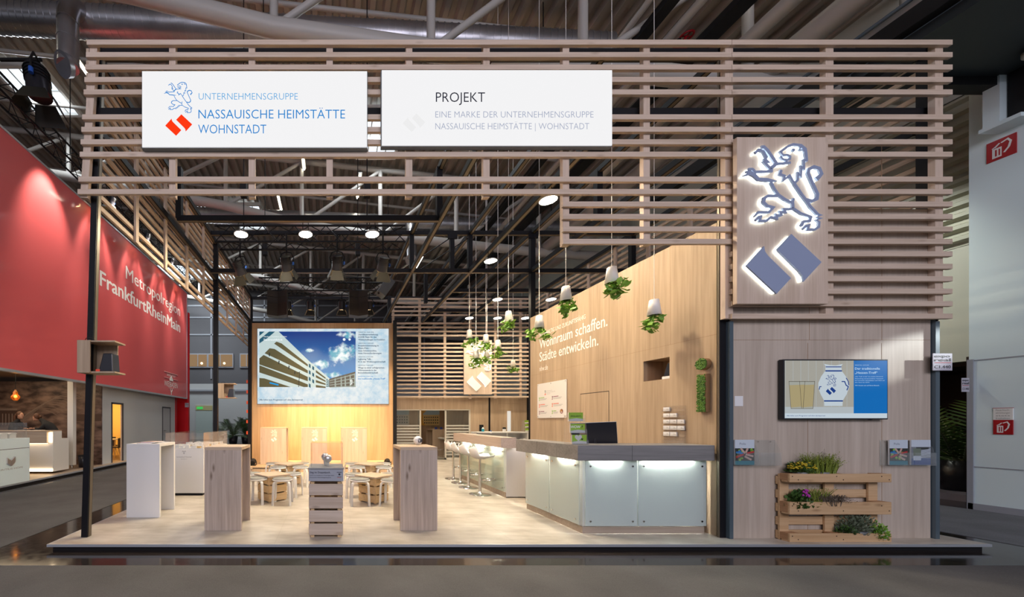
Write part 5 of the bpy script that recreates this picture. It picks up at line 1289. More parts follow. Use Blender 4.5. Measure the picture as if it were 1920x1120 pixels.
# ---------- round down lights
def downlight(px, py, lab):
    z = 4.85; d_ = (z-EYE)*F/(CY-py); x = X_(px, d_)
    t = thing('down_light', lab, 'down light', (x, d_, z), 'round down lights under the steel frame')
    MB().lathe([(0, 0.03), (.11, .03), (.128, .015), (.128, -.002), (.118, -.002), (.118, .008), (0, .008)], (x, d_, z), 28).build('housing', white, t)
    MB().cyl((x, d_, z+.001), (x, d_, z+.007), .117, n=28).build('diffuser', lamp_on if d_ < 9.0 else lamp_dim, t)
    MB().cyl((x-.05, d_, z+.03), (x-.05, d_, ZL-.03), .007, n=6).cyl((x+.05, d_, z+.03), (x+.05, d_, ZL-.03), .007, n=6).build('bracket', blackm, t)
    MB().box(x-.07, d_-.03, z+.03, x+.07, d_+.03, z+.05).build('driver_box', blackm, t)
for px, py, lab in ((452, 440, 'bright round lamp, first of three before the stage truss'), (573, 440, 'bright round lamp, middle of three before the stage truss'), (698, 440, 'bright round lamp, last of three before the stage truss'),
                    (1028, 376, 'largest bright round lamp, touching the lower edge of the front screen'), (920, 490, 'bright round lamp above the upper hanging planters'), (933, 562, 'bright round lamp above the back screen top rail'), (1033, 562, 'bright round lamp just above the oak wall edge'),
                    (880, 597, 'round lamp in front of the back screen, above the first planter'), (933, 597, 'round lamp in front of the back screen, middle of its row'), (985, 597, 'round lamp in front of the back screen, beside the oak wall post')):
    downlight(px, py, lab)
# ---------- upside-down planters on cords
def planter(px, py, d_, s, lab, seed):
    r = random.Random(seed); x, z = X_(px, d_), Z_(py, d_); h = .215*s
    t = thing('hanging_planter', lab, 'hanging planter', (x, d_, z-h/2), 'upside-down planters over the counters')
    MB().lathe([(0, h/2), (.048*s, h/2), (.054*s, h/2-.008), (.080*s, -h/2), (.072*s, -h/2), (.050*s, h/2-.02), (0, h/2-.02)], (x, d_, z), 28).build('pot', white_shell, t)
    MB().lathe([(0, -h/2+.02), (.072*s, -h/2+.02)], (x, d_, z), 20).build('soil', pmat('soil', (.02, .013, .008), .9) if 'soil' not in MATS else MATS['soil'], t)
    MB().cyl((x, d_, z+h/2-.02), (x, d_, roof_z(x)+.05), .0035 if d_ < 8 else .006, n=6).build('cord', white_shell, t)
    m = MB(); st_ = MB(); base = Vector((x, d_, z-h/2+.02))
    for k in range(11):
        a = r.uniform(0, 2*PI); rad = r.uniform(.02, .165)*s; dz = -r.uniform(.03, .20)*s
        tip = base+Vector((math.cos(a)*rad, math.sin(a)*rad, dz)); mid = (base+tip)/2+Vector((0, 0, -.04*s))
        st_.tube([base, mid, tip], .0025*s, 5)
        for j in range(7):
            c = tip+Vector((r.uniform(-.055, .055), r.uniform(-.055, .055), r.uniform(-.045, .05)))*s
            d1 = Vector((r.uniform(-1, 1), r.uniform(-1, 1), r.uniform(-.7, .7))).normalized(); d2 = d1.cross(Vector((r.uniform(-1, 1), r.uniform(-1, 1), 1))).normalized()
            l, w = r.uniform(.03, .055)*s, r.uniform(.02, .034)*s; nn = d1.cross(d2)*.008*s
            m.add([c-d1*l, c-d1*l*.3+d2*w, c+d1*l*.5+d2*w*.8, c+d1*l*1.1, c+d1*l*.5-d2*w*.8, c-d1*l*.3-d2*w, c+nn], [(0, 6, 1), (1, 6, 2), (2, 6, 3), (3, 6, 4), (4, 6, 5), (5, 6, 0)])
    m.build('leaves', leaf_g, t); st_.build('stems', leaf_g, t)
for i, (px, py, d_, s, lab) in enumerate(((1147, 516.5, 4.75, 1.0, 'white upside-down planter, highest in front of the oak wall'), (1226.5, 577, 4.9, 1.0, 'white upside-down planter, rightmost, in front of the plain oak wall'), (1061, 551, 5.4, 1.02, 'white upside-down planter above the end of the slogan'),
        (1011, 604, 6.3, 1.02, 'white upside-down planter covering the start of the slogan'), (953.5, 594, 7.3, 1.02, 'white upside-down planter between two round lamps at the back screen'), (880, 627, 9.2, 1.02, 'white upside-down planter at the left edge of the back crest board'),
        (911, 636, 8.9, 1.05, 'white upside-down planter hiding the lion head of the back crest'), (933.5, 647, 8.5, 1.05, 'white upside-down planter right of the back crest board'), (892.5, 664, 9.0, 1.05, 'white upside-down planter over the middle of the back crest board'),
        (962, 682, 10.8, 1.0, 'lowest white upside-down planter, before the right of the back screen'), (913, 664, 10.2, .95, 'small white planter mostly hidden behind leaves at the back crest'))):
    planter(px, py, d_, s, lab, 20+i)
# ================================================================== meeting room and back bar behind the counters
BY = 13.3
t = thing('back_wall', 'oak back wall with glazed meeting room under the back timber screen', 'partition wall', (4.8, BY, 0))
gx0, gx1, gz = X_(741, BY), X_(881.5, BY), Z_(768, BY)
zt = Z_(744, BY)
m = MB(); m.box(2.27, BY, gz, 7.4, BY+.06, zt); m.box(gx1, BY, 0, 7.4, BY+.06, gz); m.build('panel', oak, t)
MB().box(X_(916, BY), BY-.02, 0, X_(919, BY), BY, zt).build('dark_post', black, t)
m = MB(); m.box(X_(951, BY), BY-.01, Z_(809, BY), X_(957.5, BY), BY, Z_(771, BY)); m.build('slot_window', emit('slot_light', (.75, .70, .62), 1.0), t)
q = MB(); xa, xb = X_(933, BY), X_(977, BY); q.box(xa, BY-.004, 0, xa+.01, BY, 2.1); q.box(xb-.01, BY-.004, 0, xb, BY, 2.1); q.box(xa, BY-.004, 2.09, xb, BY, 2.1); q.build('door_gap', oak_dark, t)
q = MB(); frx = (gx0, X_(786.5, BY), X_(834, BY), gx1-.05)
for x in frx: q.box(x, BY-.02, 0, x+.055, BY+.05, gz)
q.box(gx0, BY-.02, gz-.04, gx1, BY+.05, gz); q.box(frx[2], BY-.02, 0, gx1, BY+.05, .07); q.box(gx0, BY-.02, 0, frx[1], BY+.05, .07); q.build('glazing_frame', pmat('cream_frame', (.60, .57, .48), .4), t)
clear = glassy('room_glass', (.93, .95, .93), .04, (.8, .85, .83), .05); film = glassy('frosted_film', (.9, .9, .88), .72, (.66, .64, .56), .5)
for a, b in ((gx0+.055, frx[1]), (frx[2]+.055, gx1-.05)):
    g = MB().box(a, BY+.01, .07, b, BY+.018, gz-.04).build('glass_pane', clear, t)
    q = MB()
    for k in range(11): q.box(a, BY+.005, .16+k*.108, b, BY+.009, .215+k*.108)
    q.build('film_stripes', film, g)
a = frx[1]+.055; g = MB().box(a, BY+.45, .0, a+.05, BY+.46, gz-.04).build('door_leaf', clear, t)
q = MB(); [q.box(a, BY+.02+.0, .16+k*.108, a+.012, BY+.75, .215+k*.108) for k in range(11)]; q.build('film_stripes', film, g)
t = thing('meeting_room', 'dark oak interior of the glazed meeting room at the back', 'room', (4.0, 15.4, 0))
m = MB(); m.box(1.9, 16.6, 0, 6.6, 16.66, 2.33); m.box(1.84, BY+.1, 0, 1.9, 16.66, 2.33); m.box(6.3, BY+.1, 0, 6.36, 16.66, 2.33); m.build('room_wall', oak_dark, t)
MB().box(1.84, BY+.07, -.012, 6.4, 16.7, 0).build('room_floor', laminate, t); MB().box(1.84, BY+.07, 2.30, 6.4, 16.7, 2.34).build('room_ceiling', white, t)
for x in (3.0, 5.0):
    l = MB().box(x-.5, 14.9, 2.27, x+.5, 15.1, 2.299).build('ceiling_light', emit('room_light', (1, .85, .65), 7) if 'room_light' not in MATS else MATS['room_light'], t)
for px0_, px1_, py0_, py1_, lab, mi in ((728, 767, 769, 797, 'picture of an apartment block on the meeting room wall, left', 0), (789, 824, 769, 798, 'picture of a yellow apartment block on the meeting room wall, right', 1)):
    d_ = 16.55; x0, x1, z0, z1 = X_(px0_, d_), X_(px1_, d_), Z_(py1_, d_), Z_(py0_, d_); t = thing('picture', lab, 'picture', ((x0+x1)/2, d_, z0), 'pictures in the meeting room'); f = FRONT((x0, d_, z0)); w, h = x1-x0, z1-z0
    MB().box(x0, d_, z0, x1, 16.598, z1).build('board', paper, t)
    m = MB(); m.rect(0, 0, w, h, f, .0, .003, 0); m.rect(0, 0, w if mi == 0 else w, h*.68, f, .003, .005, 1)
    if mi: m.poly([(0, 0), (w*.25, 0), (w*.12, h*.2), (w*.12, h*.75), (w*.35, h), (0, h)], f, .005, .007, 3)
    for i in range(7):
        for k in range(3): m.rect(w*(.18+.115*i), h*(.12+.18*k), w*(.18+.115*i)+.05, h*(.12+.18*k)+.06, f, .005, .006, 2)
    m.build('print', [pmat('print_sky_%d' % mi, (.30, .40, .48), .5), pmat('print_house_%d' % mi, (.40, .36, .30) if mi == 0 else (.55, .38, .16), .5), MATS['cover_dark'], pmat('print_orange_%d' % mi, (.55, .28, .04), .5)], t)
t = bridge_table((X_(811, 14.6), 14.6, 0), X_(834, 14.6)-X_(811, 14.6), 1.0, (oak, oak), 'oak tall table inside the glazed meeting room', 'tall tables')
for dx, lab in ((.18, 'small blue device on the left of the meeting room table'), (.40, 'small blue device on the right of the meeting room table')):
    x = X_(811, 14.6)+dx
    o = single(MB().hexa([Vector(p) for p in ((x-.05, 14.7, 1.1), (x+.05, 14.7, 1.1), (x+.05, 14.76, 1.1), (x-.05, 14.76, 1.1), (x-.05, 14.74, 1.19), (x+.05, 14.74, 1.19), (x+.05, 14.76, 1.19), (x-.05, 14.76, 1.19))]), 'desk_display', pmat('blue_display', (.03, .05, .22), .3) if 'blue_display' not in MATS else MATS['blue_display'], lab, 'display', 'blue displays in the meeting room')
t = thing('round_table', 'round white table behind the frosted stripes of the meeting room', 'table', (5.1, 14.3, 0))
MB().lathe([(0, .99), (.42, .99), (.43, 1.0), (.43, 1.02), (0, 1.02)], (5.1, 14.3, 0), 30).build('table_top', white, t); MB().cyl((5.1, 14.3, .02), (5.1, 14.3, .99), .03).build('column', chrome, t); MB().lathe([(0, .02), (.2, .015), (.2, 0), (0, 0)], (5.1, 14.3, 0)).build('foot', chrome, t)
# back shelf with small things
t = thing('back_shelf', 'low open shelf unit behind the bar with oak top', 'shelf unit', (5.3, 12.4, 0))
sx0, sx1, sy0, sy1, sz = X_(893, 12.3), X_(990, 12.3), 12.25, 12.75, 1.07
MB().box(sx0, sy0, sz-.04, sx1, sy1, sz).build('top_board', white, t)
for x in (sx0, X_(919, 12.3), X_(949, 12.3), sx1-.03): MB().box(x, sy0+.02, 0, x+.03, sy1, sz-.04).build('upright', white, t)
for z in (.30, .58): MB().box(sx0, sy0+.03, z, sx1, sy1, z+.025).build('shelf_board', white, t)
MB().box(sx0, sy1, 0, sx1, sy1+.02, sz).build('back_panel', white, t); MB().box(sx0, sy0+.01, sz-.22, X_(949, 12.3), sy0+.03, sz-.04).build('front_panel', oak_grey, t)
def small(name, lab, cat, mbs, group=None):
    m, mt = mbs; return single(m, name, mt, lab, cat, group)
t = thing('soap_bottle', 'blue bottle with white top before the oak back wall', 'bottle', (5.28, 12.5, sz)); x = X_(905.5, 12.5)
MB().cyl((x, 12.5, sz), (x, 12.5, sz+.10), .045, n=14).build('bottle', pmat('blue_bottle', (.02, .30, .42), .3), t); MB().cyl((x, 12.5, sz+.10), (x, 12.5, sz+.15), .043, .02, 14).build('cap', white, t); t.location.x
x = X_(904, 12.6); single(MB().box(x-.08, 12.6, sz, x+.05, 12.66, sz+.24), 'menu_board', blackm, 'small dark board behind the blue bottle', 'board')
t = thing('coffee_grinder', 'small white pot with black lid on the back shelf', 'pot', (X_(945.5, 12.5), 12.5, sz)); x = X_(945.5, 12.5)
MB().cyl((x, 12.5, sz), (x, 12.5, sz+.09), .055, n=14).build('pot', white, t); MB().cyl((x, 12.5, sz+.09), (x, 12.5, sz+.15), .058, .05, 14).build('lid', blackm, t)
t = thing('leaflet_stand', 'small three-tier stand of lime leaflets at the end of the back shelf', 'leaflet stand', (X_(986.5, 12.4), 12.4, sz)); x = X_(986.5, 12.4)
MB().hexa([Vector(p) for p in ((x-.09, 12.32, sz), (x+.09, 12.32, sz), (x+.09, 12.56, sz), (x-.09, 12.56, sz), (x-.05, 12.48, sz+.4), (x+.13, 12.48, sz+.4), (x+.13, 12.56, sz+.4), (x-.05, 12.56, sz+.4))]).build('holder', acr_edge, t)
for k in range(3): MB().box(x-.08+.02*k, 12.30+.055*k, sz+.01+.14*k, x+.07+.02*k, 12.31+.055*k, sz+.12+.14*k).box(x-.08+.02*k, 12.299+.055*k, sz+.01+.14*k, x+.07+.02*k, 12.305+.055*k, sz+.045+.14*k, 1).build('leaflet_row', [lime, paper], t)
for k in range(4):
    x = X_(962, 12.4)+.09*k; single(MB().box(x, 12.35, .605, x+.075, 12.55, .605+.11), 'small_box', pmat('navy_box', (.04, .08, .20), .5) if 'navy_box' not in MATS else MATS['navy_box'], 'small navy box on the back shelf, number %s from the left' % ['one', 'two', 'three', 'four'][k], 'box', 'boxes on the back shelf')
x = X_(954.5, 12.4); single(MB().lathe([(0, .0), (.06, .01), (.08, .05), (.04, .09), (0, .10)], (x, 12.45, .605), 14), 'napkin_bag', lime, 'lime green bag on the back shelf beside the navy boxes', 'bag')
for k in range(4):
    x = X_(980, 12.4)+.045*k; single(MB().box(x, 12.35, .605, x+.035, 12.6, .605+.23), 'cup_stack', paper, 'tall white cup stack on the back shelf, %s in the row' % ['first', 'second', 'third', 'fourth'][k], 'cup stack', 'cup stacks on the back shelf')
t = thing('salt_mill', 'tiny white bottle with blue cap on the bar slab', 'bottle', (X_(920, 9.2), 8.8, 1.138)); x = X_(920.5, 8.8)
MB().cyl((x, 8.8, 1.138), (x, 8.8, 1.185), .022, n=12).build('bottle', white, t); MB().cyl((x, 8.8, 1.185), (x, 8.8, 1.205), .018, n=12).build('cap', blue_ink, t)
# ================================================================== model plinth with clear cover
t = thing('model_plinth', 'white plinth with dark foot under the clear model cover', 'plinth', (-2.70, 7.6, 0))
mx0, mx1, my0, my1, mz = -3.17, -2.43, 6.84, 8.42, .905
MB().box(mx0, my0, .05, mx1, my1, mz).build('plinth_body', white, t, .003); MB().box(mx0+.03, my0+.03, 0, mx1-.03, my1-.03, .05).build('foot', blackm, t)
f = FRONT((mx0, my0, 0)); ux = lambda px: X_(px, my0)-mx0
m = MB(); u = ux(345); m.ribbon([(u, .80), (u, .855)], .008, f, 0, .002); m.ribbon([(u-.035, .845), (u-.02, .865), (u, .845), (u+.02, .865), (u+.035, .845)], .008, f, 0, .002); m.ribbon([(u-.02, .83), (u, .81), (u+.02, .83)], .006, f, 0, .002); m.build('tree_emblem', grey_ink, t)
merge_texts('lettering', [text('l', 'Schönhof-Viertel', f, ux(331), Z_(858.5, my0), ux(359)-ux(331), .028, grey_ink, t), text('l', 'FRANKFURT', f, ux(339), Z_(862, my0), ux(351)-ux(339), .014, grey_ink, t)], t)
t = thing('acrylic_cover', 'large clear acrylic cover over the white town model', 'display case', (-2.8, 7.6, mz)); zc = 1.21
for bx in ((mx0, my0, mz, mx1, my0+.006, zc), (mx0, my1-.006, mz, mx1, my1, zc), (mx0, my0+.006, mz, mx0+.006, my1-.006, zc), (mx1-.006, my0+.006, mz, mx1, my1-.006, zc)): MB().box(*bx).build('pane', acrylic, t)
MB().box(mx0, my0, zc, mx1, my1, zc+.006).build('cover_pane', acrylic, t)
t = thing('town_model', 'white town model of small blocks under the clear cover', 'architectural model', (-2.8, 7.6, mz)); r = random.Random(5)
MB().box(mx0+.02, my0+.02, mz, mx1-.02, my1-.02, mz+.012).build('base_board', white, t)
m = MB(); k = MB()
for i in range(6):
    for j in range(13):
        x, y = mx0+.05+i*.108, my0+.06+j*.115; 
        if (i+j) % 5 == 0: k.box(x, y, mz+.012, x+.06, y+.07, mz+.012+r.uniform(.02, .035)); continue
        m.box(x, y, mz+.012, x+r.uniform(.05, .085), y+r.uniform(.05, .09), mz+.012+r.uniform(.03, .065))
m.build('blocks', white_print, t)['kind'] = 'stuff'; k.build('wooden_blocks', pmat('ochre_block', (.65, .42, .12), .5), t)
# ================================================================== red banner stand across the aisle
NX = -7.25
t = thing('neighbour_platform', 'low grey platform of the red banner stand', 'platform', (-10, 12.8, HF))
MB().box(-14, 6.2, HF, NX, 18.4, 0).build('platform_base', blackm, t)
MB().box(-14, 6.2, 0, NX-.02, 18.4, .004).build('platform_floor', pmat('warm_wood_floor', (.30, .22, .16), .4), t); MB().box(NX-.02, 6.2, -.035, NX+.004, 18.4, .006).build('edge_trim', mullion, t)
t = thing('red_banner', 'huge red fabric banner reading Metropolregion FrankfurtRheinMain', 'banner', (NX, 12, 2.6))
by0, by1, bz0, bz1 = 6.3, 18.0, 2.62, 7.92
MB().box(NX-.12, by0, bz0, NX, by1, bz1).build('fabric', red_ban, t)
q = MB(); q.box(NX-.13, by0, bz0-.06, NX+.015, by1, bz0); q.box(NX-.13, by0, bz1, NX+.015, by1, bz1+.05); q.box(NX-.13, by1, bz0-.06, NX+.015, by1+.06, bz1+.05); q.build('alu_border', alu_edge, t)
f = FACE_RIGHT((NX+.002, 0, 0)); yr = lambda px: -NX*F/(CX-px)
for s, pa, pb, z, cap, bo in (('Metropolregion', 236, 337.5, 6.53, .46, .006), ('FrankfurtRheinMain', 187.5, 337.5, 5.74, .48, .022)): text('lettering', s, f, yr(pa), z, yr(pb)-yr(pa), cap, white_print, t, bo)
ly0, ly1 = yr(308), yr(333)
m = MB(); m.rect(ly0, 3.37, ly1, 3.38, f, 0, .01); m.rect(ly0, 3.62, ly1, 3.63, f, 0, .01); c = (ly0+ly1)/2; m.poly([(c-.18, 3.28), (c+.18, 3.28), (c+.12, 3.4), (c, 3.5), (c-.12, 3.4)], f, 0, .01); m.rect(ly0+.4, 2.94, ly1-.4, 2.95, f, 0, .01); m.ribbon([(c-.1, 2.90), (c-.06, 2.82), (c, 2.75), (c, 2.65)], .04, f, 0, .01); m.ribbon([(c+.1, 2.90), (c+.06, 2.82), (c, 2.75)], .04, f, 0, .01); m.build('city_emblem', white_print, t)
text('lettering', 'LANDESHAUPTSTADT', f, ly0+.25, 3.47, ly1-ly0-.5, .10, white_print, t, .0); text('lettering', 'WIESBADEN', f, ly0, 3.0, ly1-ly0, .24, white_print, t, .0)
# truss with lamps above the banner
bt = lattice_truss((-6.95, 6.6, 8.45), (-6.95, 18.0, 8.45), .34, 'long black lattice truss above the red banner')
for y in (9.5, 14.5): MB().cyl((-6.95, y, 8.62), (-6.95, y, roof_z(-7)-.1), .012, n=6).build('hoist_chain', black, bt)
for i, (y, w, lab) in enumerate(((8.0, 430, 'large black barn-door lamp at the left edge above the red banner'), (10.9, 430, 'second barn-door lamp along the banner truss'), (13.0, 430, 'third barn-door lamp along the banner truss'), (15.0, 430, 'fourth barn-door lamp along the banner truss'), (16.8, 430, 'barn-door lamp at the far end of the banner truss'))):
    big = i == 0
    z = 8.75 if big else 8.18; x = -6.6 if big else -6.7
    if big:
        y = 7.9; x, z = X_(72, y), Z_(160, y)
    stage_spot((x, y, z), (x+.35 if big else NX, y+.1, 6.0 if big else 6.4), 2.0 if big else .8, lab, top=Z_(112, y) if big else 8.3, glow=not big, name='barn_door_lamp')
    if big: MB().bar((X_(0, 7.95), 7.95, Z_(112, 7.95)), (X_(78, 7.95), 7.95, Z_(112, 7.95)), .05, .05).build('carrying_arm', blackm, bt)
    spot_light('banner_wash', (-6.5, y if not big else 9.0, 8.35), (NX, (y if not big else 9.0)+.05, 6.7), 1000 if not big else 620, (1.0, .90, .76), math.radians(56), .8, .08)
# white service wall with two doors, red end wall
dy = lambda px: 7.5*F/(CX-px)
WX = -7.50
m = MB(); ya, yb = 11.72, 17.2; d0, d1 = dy(208.5), dy(231); 
m.box(WX-.1, ya, 0, WX, d0, 2.9); m.box(WX-.1, d1, 0, WX, yb, 2.9); m.box(WX-.1, d0, 2.08, WX, d1, 2.9)
t = thing('white_service_wall', 'white partition under the red banner with two narrow doors', 'partition wall', (WX, 14.4, 0)); m.build('panel', pmat('white_partition', (.66, .68, .68), .4), t)
q = MB(); 
for a, b in ((d0, d1), (dy(304), dy(319.5))): q.box(WX-.02, a, 0, WX+.012, a+.06, 2.08); q.box(WX-.02, b-.06, 0, WX+.012, b, 2.08); q.box(WX-.02, a, 2.03, WX+.012, b, 2.09)
q.build('door_frame', pmat('dark_door_frame', (.07, .07, .08), .4), t)
dl = MB().box(WX-.01, dy(304)+.06, .02, WX+.006, dy(319.5)-.06, 2.03).build('door_leaf', pmat('grey_door', (.52, .53, .54), .4), t); MB().box(WX+.006, dy(304)+.12, 1.0, WX+.05, dy(304)+.30, 1.03).build('door_handle', chrome, dl)
t = thing('yellow_room', 'small room glowing yellow behind the narrow glass door', 'room', (-8.8, 12.5, 0)); m = MB(); m.box(-10.0, 11.8, 0, -9.9, 15.0, 2.7); m.box(-10, 14.9, 0, WX-.1, 15.0, 2.7); m.box(-10, 11.78, 0, WX-.1, 11.82, 2.7); m.build('room_wall', pmat('yellow_wall', (.75, .50, .16), .6), t); MB().box(-10, 11.8, 2.7, WX-.1, 15, 2.74).build('room_ceiling', white, t)
MB().box(-9.4, 13.0, 2.66, -8.4, 14.0, 2.699).build('ceiling_light', emit('yellow_room_light', (1, .72, .35), 8), t)
def shell_chair(x, y, rz, lab):
    t = thing('chair', lab, 'chair', (x, y, 0), 'dark chairs in the yellow room')
    MB().lathe([(0, .43), (.2, .44), (.23, .47), (.22, .46), (0, .45)], (0, 0, 0), 18).build('seat', MATS['dark_brown'], t, local=True)
    m = MB(); n = 9
    vs = [(.22*math.cos(a), .22*math.sin(a), z) for z in (.46, .80) for a in [PI*.65+PI*.7*i/(n-1) for i in range(n)]]+[(.20*math.cos(a), .20*math.sin(a), z) for z in (.46, .80) for a in [PI*.65+PI*.7*i/(n-1) for i in range(n)]]
    m.add(vs, [(i, i+1, n+i+1, n+i) for i in range(n-1)]+[(2*n+i+1, 2*n+i, 3*n+i, 3*n+i+1) for i in range(n-1)]+[(n+i, n+i+1, 3*n+i+1, 3*n+i) for i in range(n-1)]); m.build('backrest', MATS['dark_brown'], t, local=True)
    for a in range(4): c, s = math.cos(PI/4+a*PI/2), math.sin(PI/4+a*PI/2); MB().cyl((.12*c, .12*s, .44), (.24*c, .24*s, 0), .016, .011, 8).build('leg', crate_pine, t, local=True)
    t.rotation_euler = (0, 0, rz)
shell_chair(-8.05, 13.35, PI+.4, 'dark shell chair with wooden legs nearest the yellow door'); shell_chair(-8.75, 14.25, -.6, 'dark shell chair behind the small table in the yellow room')
t = thing('small_table', 'small pale table in the yellow room', 'table', (-8.5, 13.75, 0)); MB().box(-8.95, 13.5, .72, -8.15, 14.1, .75).build('table_top', table_oak_h, t)
for x in (-8.9, -8.2):
    for y in (13.55, 14.05): MB().cyl((x, y, 0), (x, y, .72), .02, n=8).build('leg', crate_pine, t)
single(MB().box(-8.2, 17.2, 0, WX+.02, 17.4, 2.75).box(-8.2, 18.12, 0, -7.22, 18.3, 7.0), 'red_end_wall', red_wall, 'plain bright red end wall at the far end of the red banner', 'partition wall')
plate('tiny white stand number plate on the edge of the red end wall', X_(347, 18.0), X_(354, 18.0), Z_(764, 18.0), Z_(756, 18.0), 17.98)
# mural, column, bin
mm, nt, b = new_mat('sepia_mural'); N = nt.nodes.new; L = nt.links.new
tc = N('ShaderNodeTexCoord'); nz = N('ShaderNodeTexNoise'); nz.inputs['Scale'].default_value = 2.2; nz.inputs['Detail'].default_value = 9; mp = N('ShaderNodeMapping'); mp.inputs['Scale'].default_value = (1, 1, 2.6)
L(tc.outputs['Object'], mp.inputs[0]); L(mp.outputs[0], nz.inputs['Vector']); mx = N('ShaderNodeMix'); mx.data_type = 'RGBA'; mx.inputs[6].default_value = (.035, .016, .010, 1); mx.inputs[7].default_value = (.24, .15, .11, 1)
mr = N('ShaderNodeMapRange'); mr.inputs['From Min'].default_value = .35; mr.inputs['From Max'].default_value = .68; L(nz.outputs[0], mr.inputs[0]); L(mr.outputs[0], mx.inputs[0]); L(mx.outputs[2], b.inputs['Base Color']); b.inputs['Roughness'].default_value = .5
t = thing('mural_wall', 'sepia photo mural of a fountain and palace on the red banner stand', 'mural', (-10, 11.72, 0)); MB().box(-14, 11.68, 0, WX-.01, 11.76, 2.75).build('mural_print', mm, t)
f = FRONT((-14, 11.679, 0)); mu = lambda px: X_(px, 11.68)+14
m = MB(); sp = pmat('mural_pale', (.22, .155, .12), .6)
for k in range(9):
    pts = []
    for i in range(13): a = i/12; pts.append((mu(42)+(mu(150)-mu(42))*a*(1-.05*k), Z_(800, 11.68)+(.10+.95*math.sin(PI*min(1, a*.62+.02*k)))*(1-.06*k)))
    m.ribbon(pts, .012, f, 0, .002+.0006*k)
m.build('fountain_jets', sp, t)
m = MB(); m.rect(mu(-60), Z_(800, 11.68), mu(38), Z_(770, 11.68), f, 0, .002, 0); m.rect(mu(-60), Z_(770, 11.68), mu(32), Z_(766, 11.68), f, 0, .003, 1); m.rect(mu(142), Z_(790, 11.68), mu(190), Z_(777, 11.68), f, 0, .002, 0)
for k in range(14): m.rect(mu(-50+k*6), Z_(798, 11.68), mu(-48+k*6), Z_(776, 11.68), f, .002, .003, 1)
m.build('palace', [pmat('mural_brown', (.07, .035, .022), .6), sp], t); text('lettering', 'WIESBADEN', f, mu(149), Z_(741, 11.68), mu(186)-mu(149), .10, sp, t, .0)
t = thing('column', 'square white column between mural and aisle', 'column', (-8.0, 10.9, 0)); MB().box(-7.97, 10.78, .10, -7.80, 10.92, 2.9).build('shaft', white, t); MB().cyl((-7.89, 10.85, .004), (-7.89, 10.85, .10), .04, n=12).build('foot', chrome, t)
t = thing('waste_bin', 'black waste bin with liner beside the white column', 'bin', (-7.72, 11.0, 0)); MB().lathe([(0, .005), (.13, .005), (.155, .36), (.145, .36), (.12, .02)], (-7.66, 11.05, 0), 18).build('bin_body', device, t); MB().lathe([(.15, .34), (.165, .37), (.15, .385), (.135, .36)], (-7.66, 11.05, 0), 18).build('liner', blackm, t)
# display plinth in front with glass case, counter, people
t = thing('display_plinth', 'white display plinth with raised emblem at the left edge', 'plinth', (-7.9, 7.6, 0)); MB().box(-8.3, 6.9, .004, NX+.02, 8.55, .80).box(-8.3, 6.9, .81, NX+.02, 8.55, 1.04).build('plinth_body', wall_white, t, .002)
f = FACE_RIGHT((NX+.021, 0, 0)); yq = lambda px: (-NX-.02)*F/(CX-px)
MB().rect(6.95, .80, 8.54, .81, f, -.006, -.001).build('shadow_gap', blackm, t)
c = (yq(12)+yq(26))/2; m = MB(); m.poly([(c-.10, .62), (c-.10, .49), (c, .42), (c, .55)], f, 0, .03); m.poly([(c+.10, .63), (c+.10, .50), (c+.005, .42), (c+.005, .55)], f, 0, .03); m.build('raised_emblem', silver, t); text('lettering', 'MAURITIUS HÖFE', f, yq(-14), .34, yq(43)-yq(-14), .038, grey_ink, t)
t = thing('glass_case', 'clear glass case over small white models at the left edge', 'display case', (-7.9, 7.7, 1.04))
for bx in ((-8.25, 6.95, 1.04, NX, 6.956, 1.40), (-8.25, 8.49, 1.04, NX, 8.496, 1.40), (NX-.006, 6.956, 1.04, NX, 8.49, 1.40), (-8.25, 6.956, 1.04, -8.244, 8.49, 1.40)): MB().box(*bx).build('pane', acrylic, t)
q = MB(); q.box(NX-.008, 6.95, 1.395, NX+.002, 8.497, 1.402); q.box(NX-.008, 8.488, 1.04, NX+.002, 8.498, 1.40); q.build('case_edge', acr_edge, t)
r = random.Random(2)
for i, (y, lab) in enumerate(((7.78, 'white model house at the left edge inside the glass case'), (8.02, 'white model house in the middle of the glass case'), (8.25, 'white model house at the right inside the glass case'))):
    t = thing('model_house', lab, 'model house', (-7.5, y, 1.04), 'model houses in the glass case'); MB().box(-7.62, y-.09, 1.04, -7.36, y+.08, 1.14).build('walls', white, t)
    MB().poly([(y-.10, 1.14), (y+.09, 1.14), (y+.05, 1.17), (y-.06, 1.17)], FACE_RIGHT((-7.64, 0, 0)), 0, .30).build('roof', white, t)
single(MB().box(-7.9, 7.55, 1.04, -7.6, 8.0, 1.30), 'shelf_of_bottles', pmat('amber', (.45, .17, .05), .3, noise=.6, nscale=30), 'amber row of small jars at the left edge behind the models', 'jars')
t = thing('info_counter', 'white information counter with wood band and lit edges on the red banner stand', 'counter', (-8.3, 9.9, 0))
kx0, kx1, ky0, ky1 = -9.6, -7.55, 9.68, 10.0
MB().box(kx0, ky0, .06, kx1, ky1, 1.16).build('counter_body', white, t); MB().box(kx0, ky0-.09, .84, kx1-.10, ky0, 1.17).build('wood_band', MATS['plinth_oak'], t); MB().box(kx1-.09, ky0-.04, .86, kx1-.02, ky0-.002, 1.13).box(kx0, ky0-.03, .07, kx1, ky0-.002, .14).box(kx0, ky0-.07, .83, kx1-.12, ky0-.02, .838).build('led_strip', led_warm, t)
MB().box(kx1-.35, ky1, .06, kx1, ky1+.27, .95).build('side_wing', white, t); MB().box(kx0, ky0-.1, 1.16, kx1, ky1, 1.185).build('counter_top', table_oak_h, t)
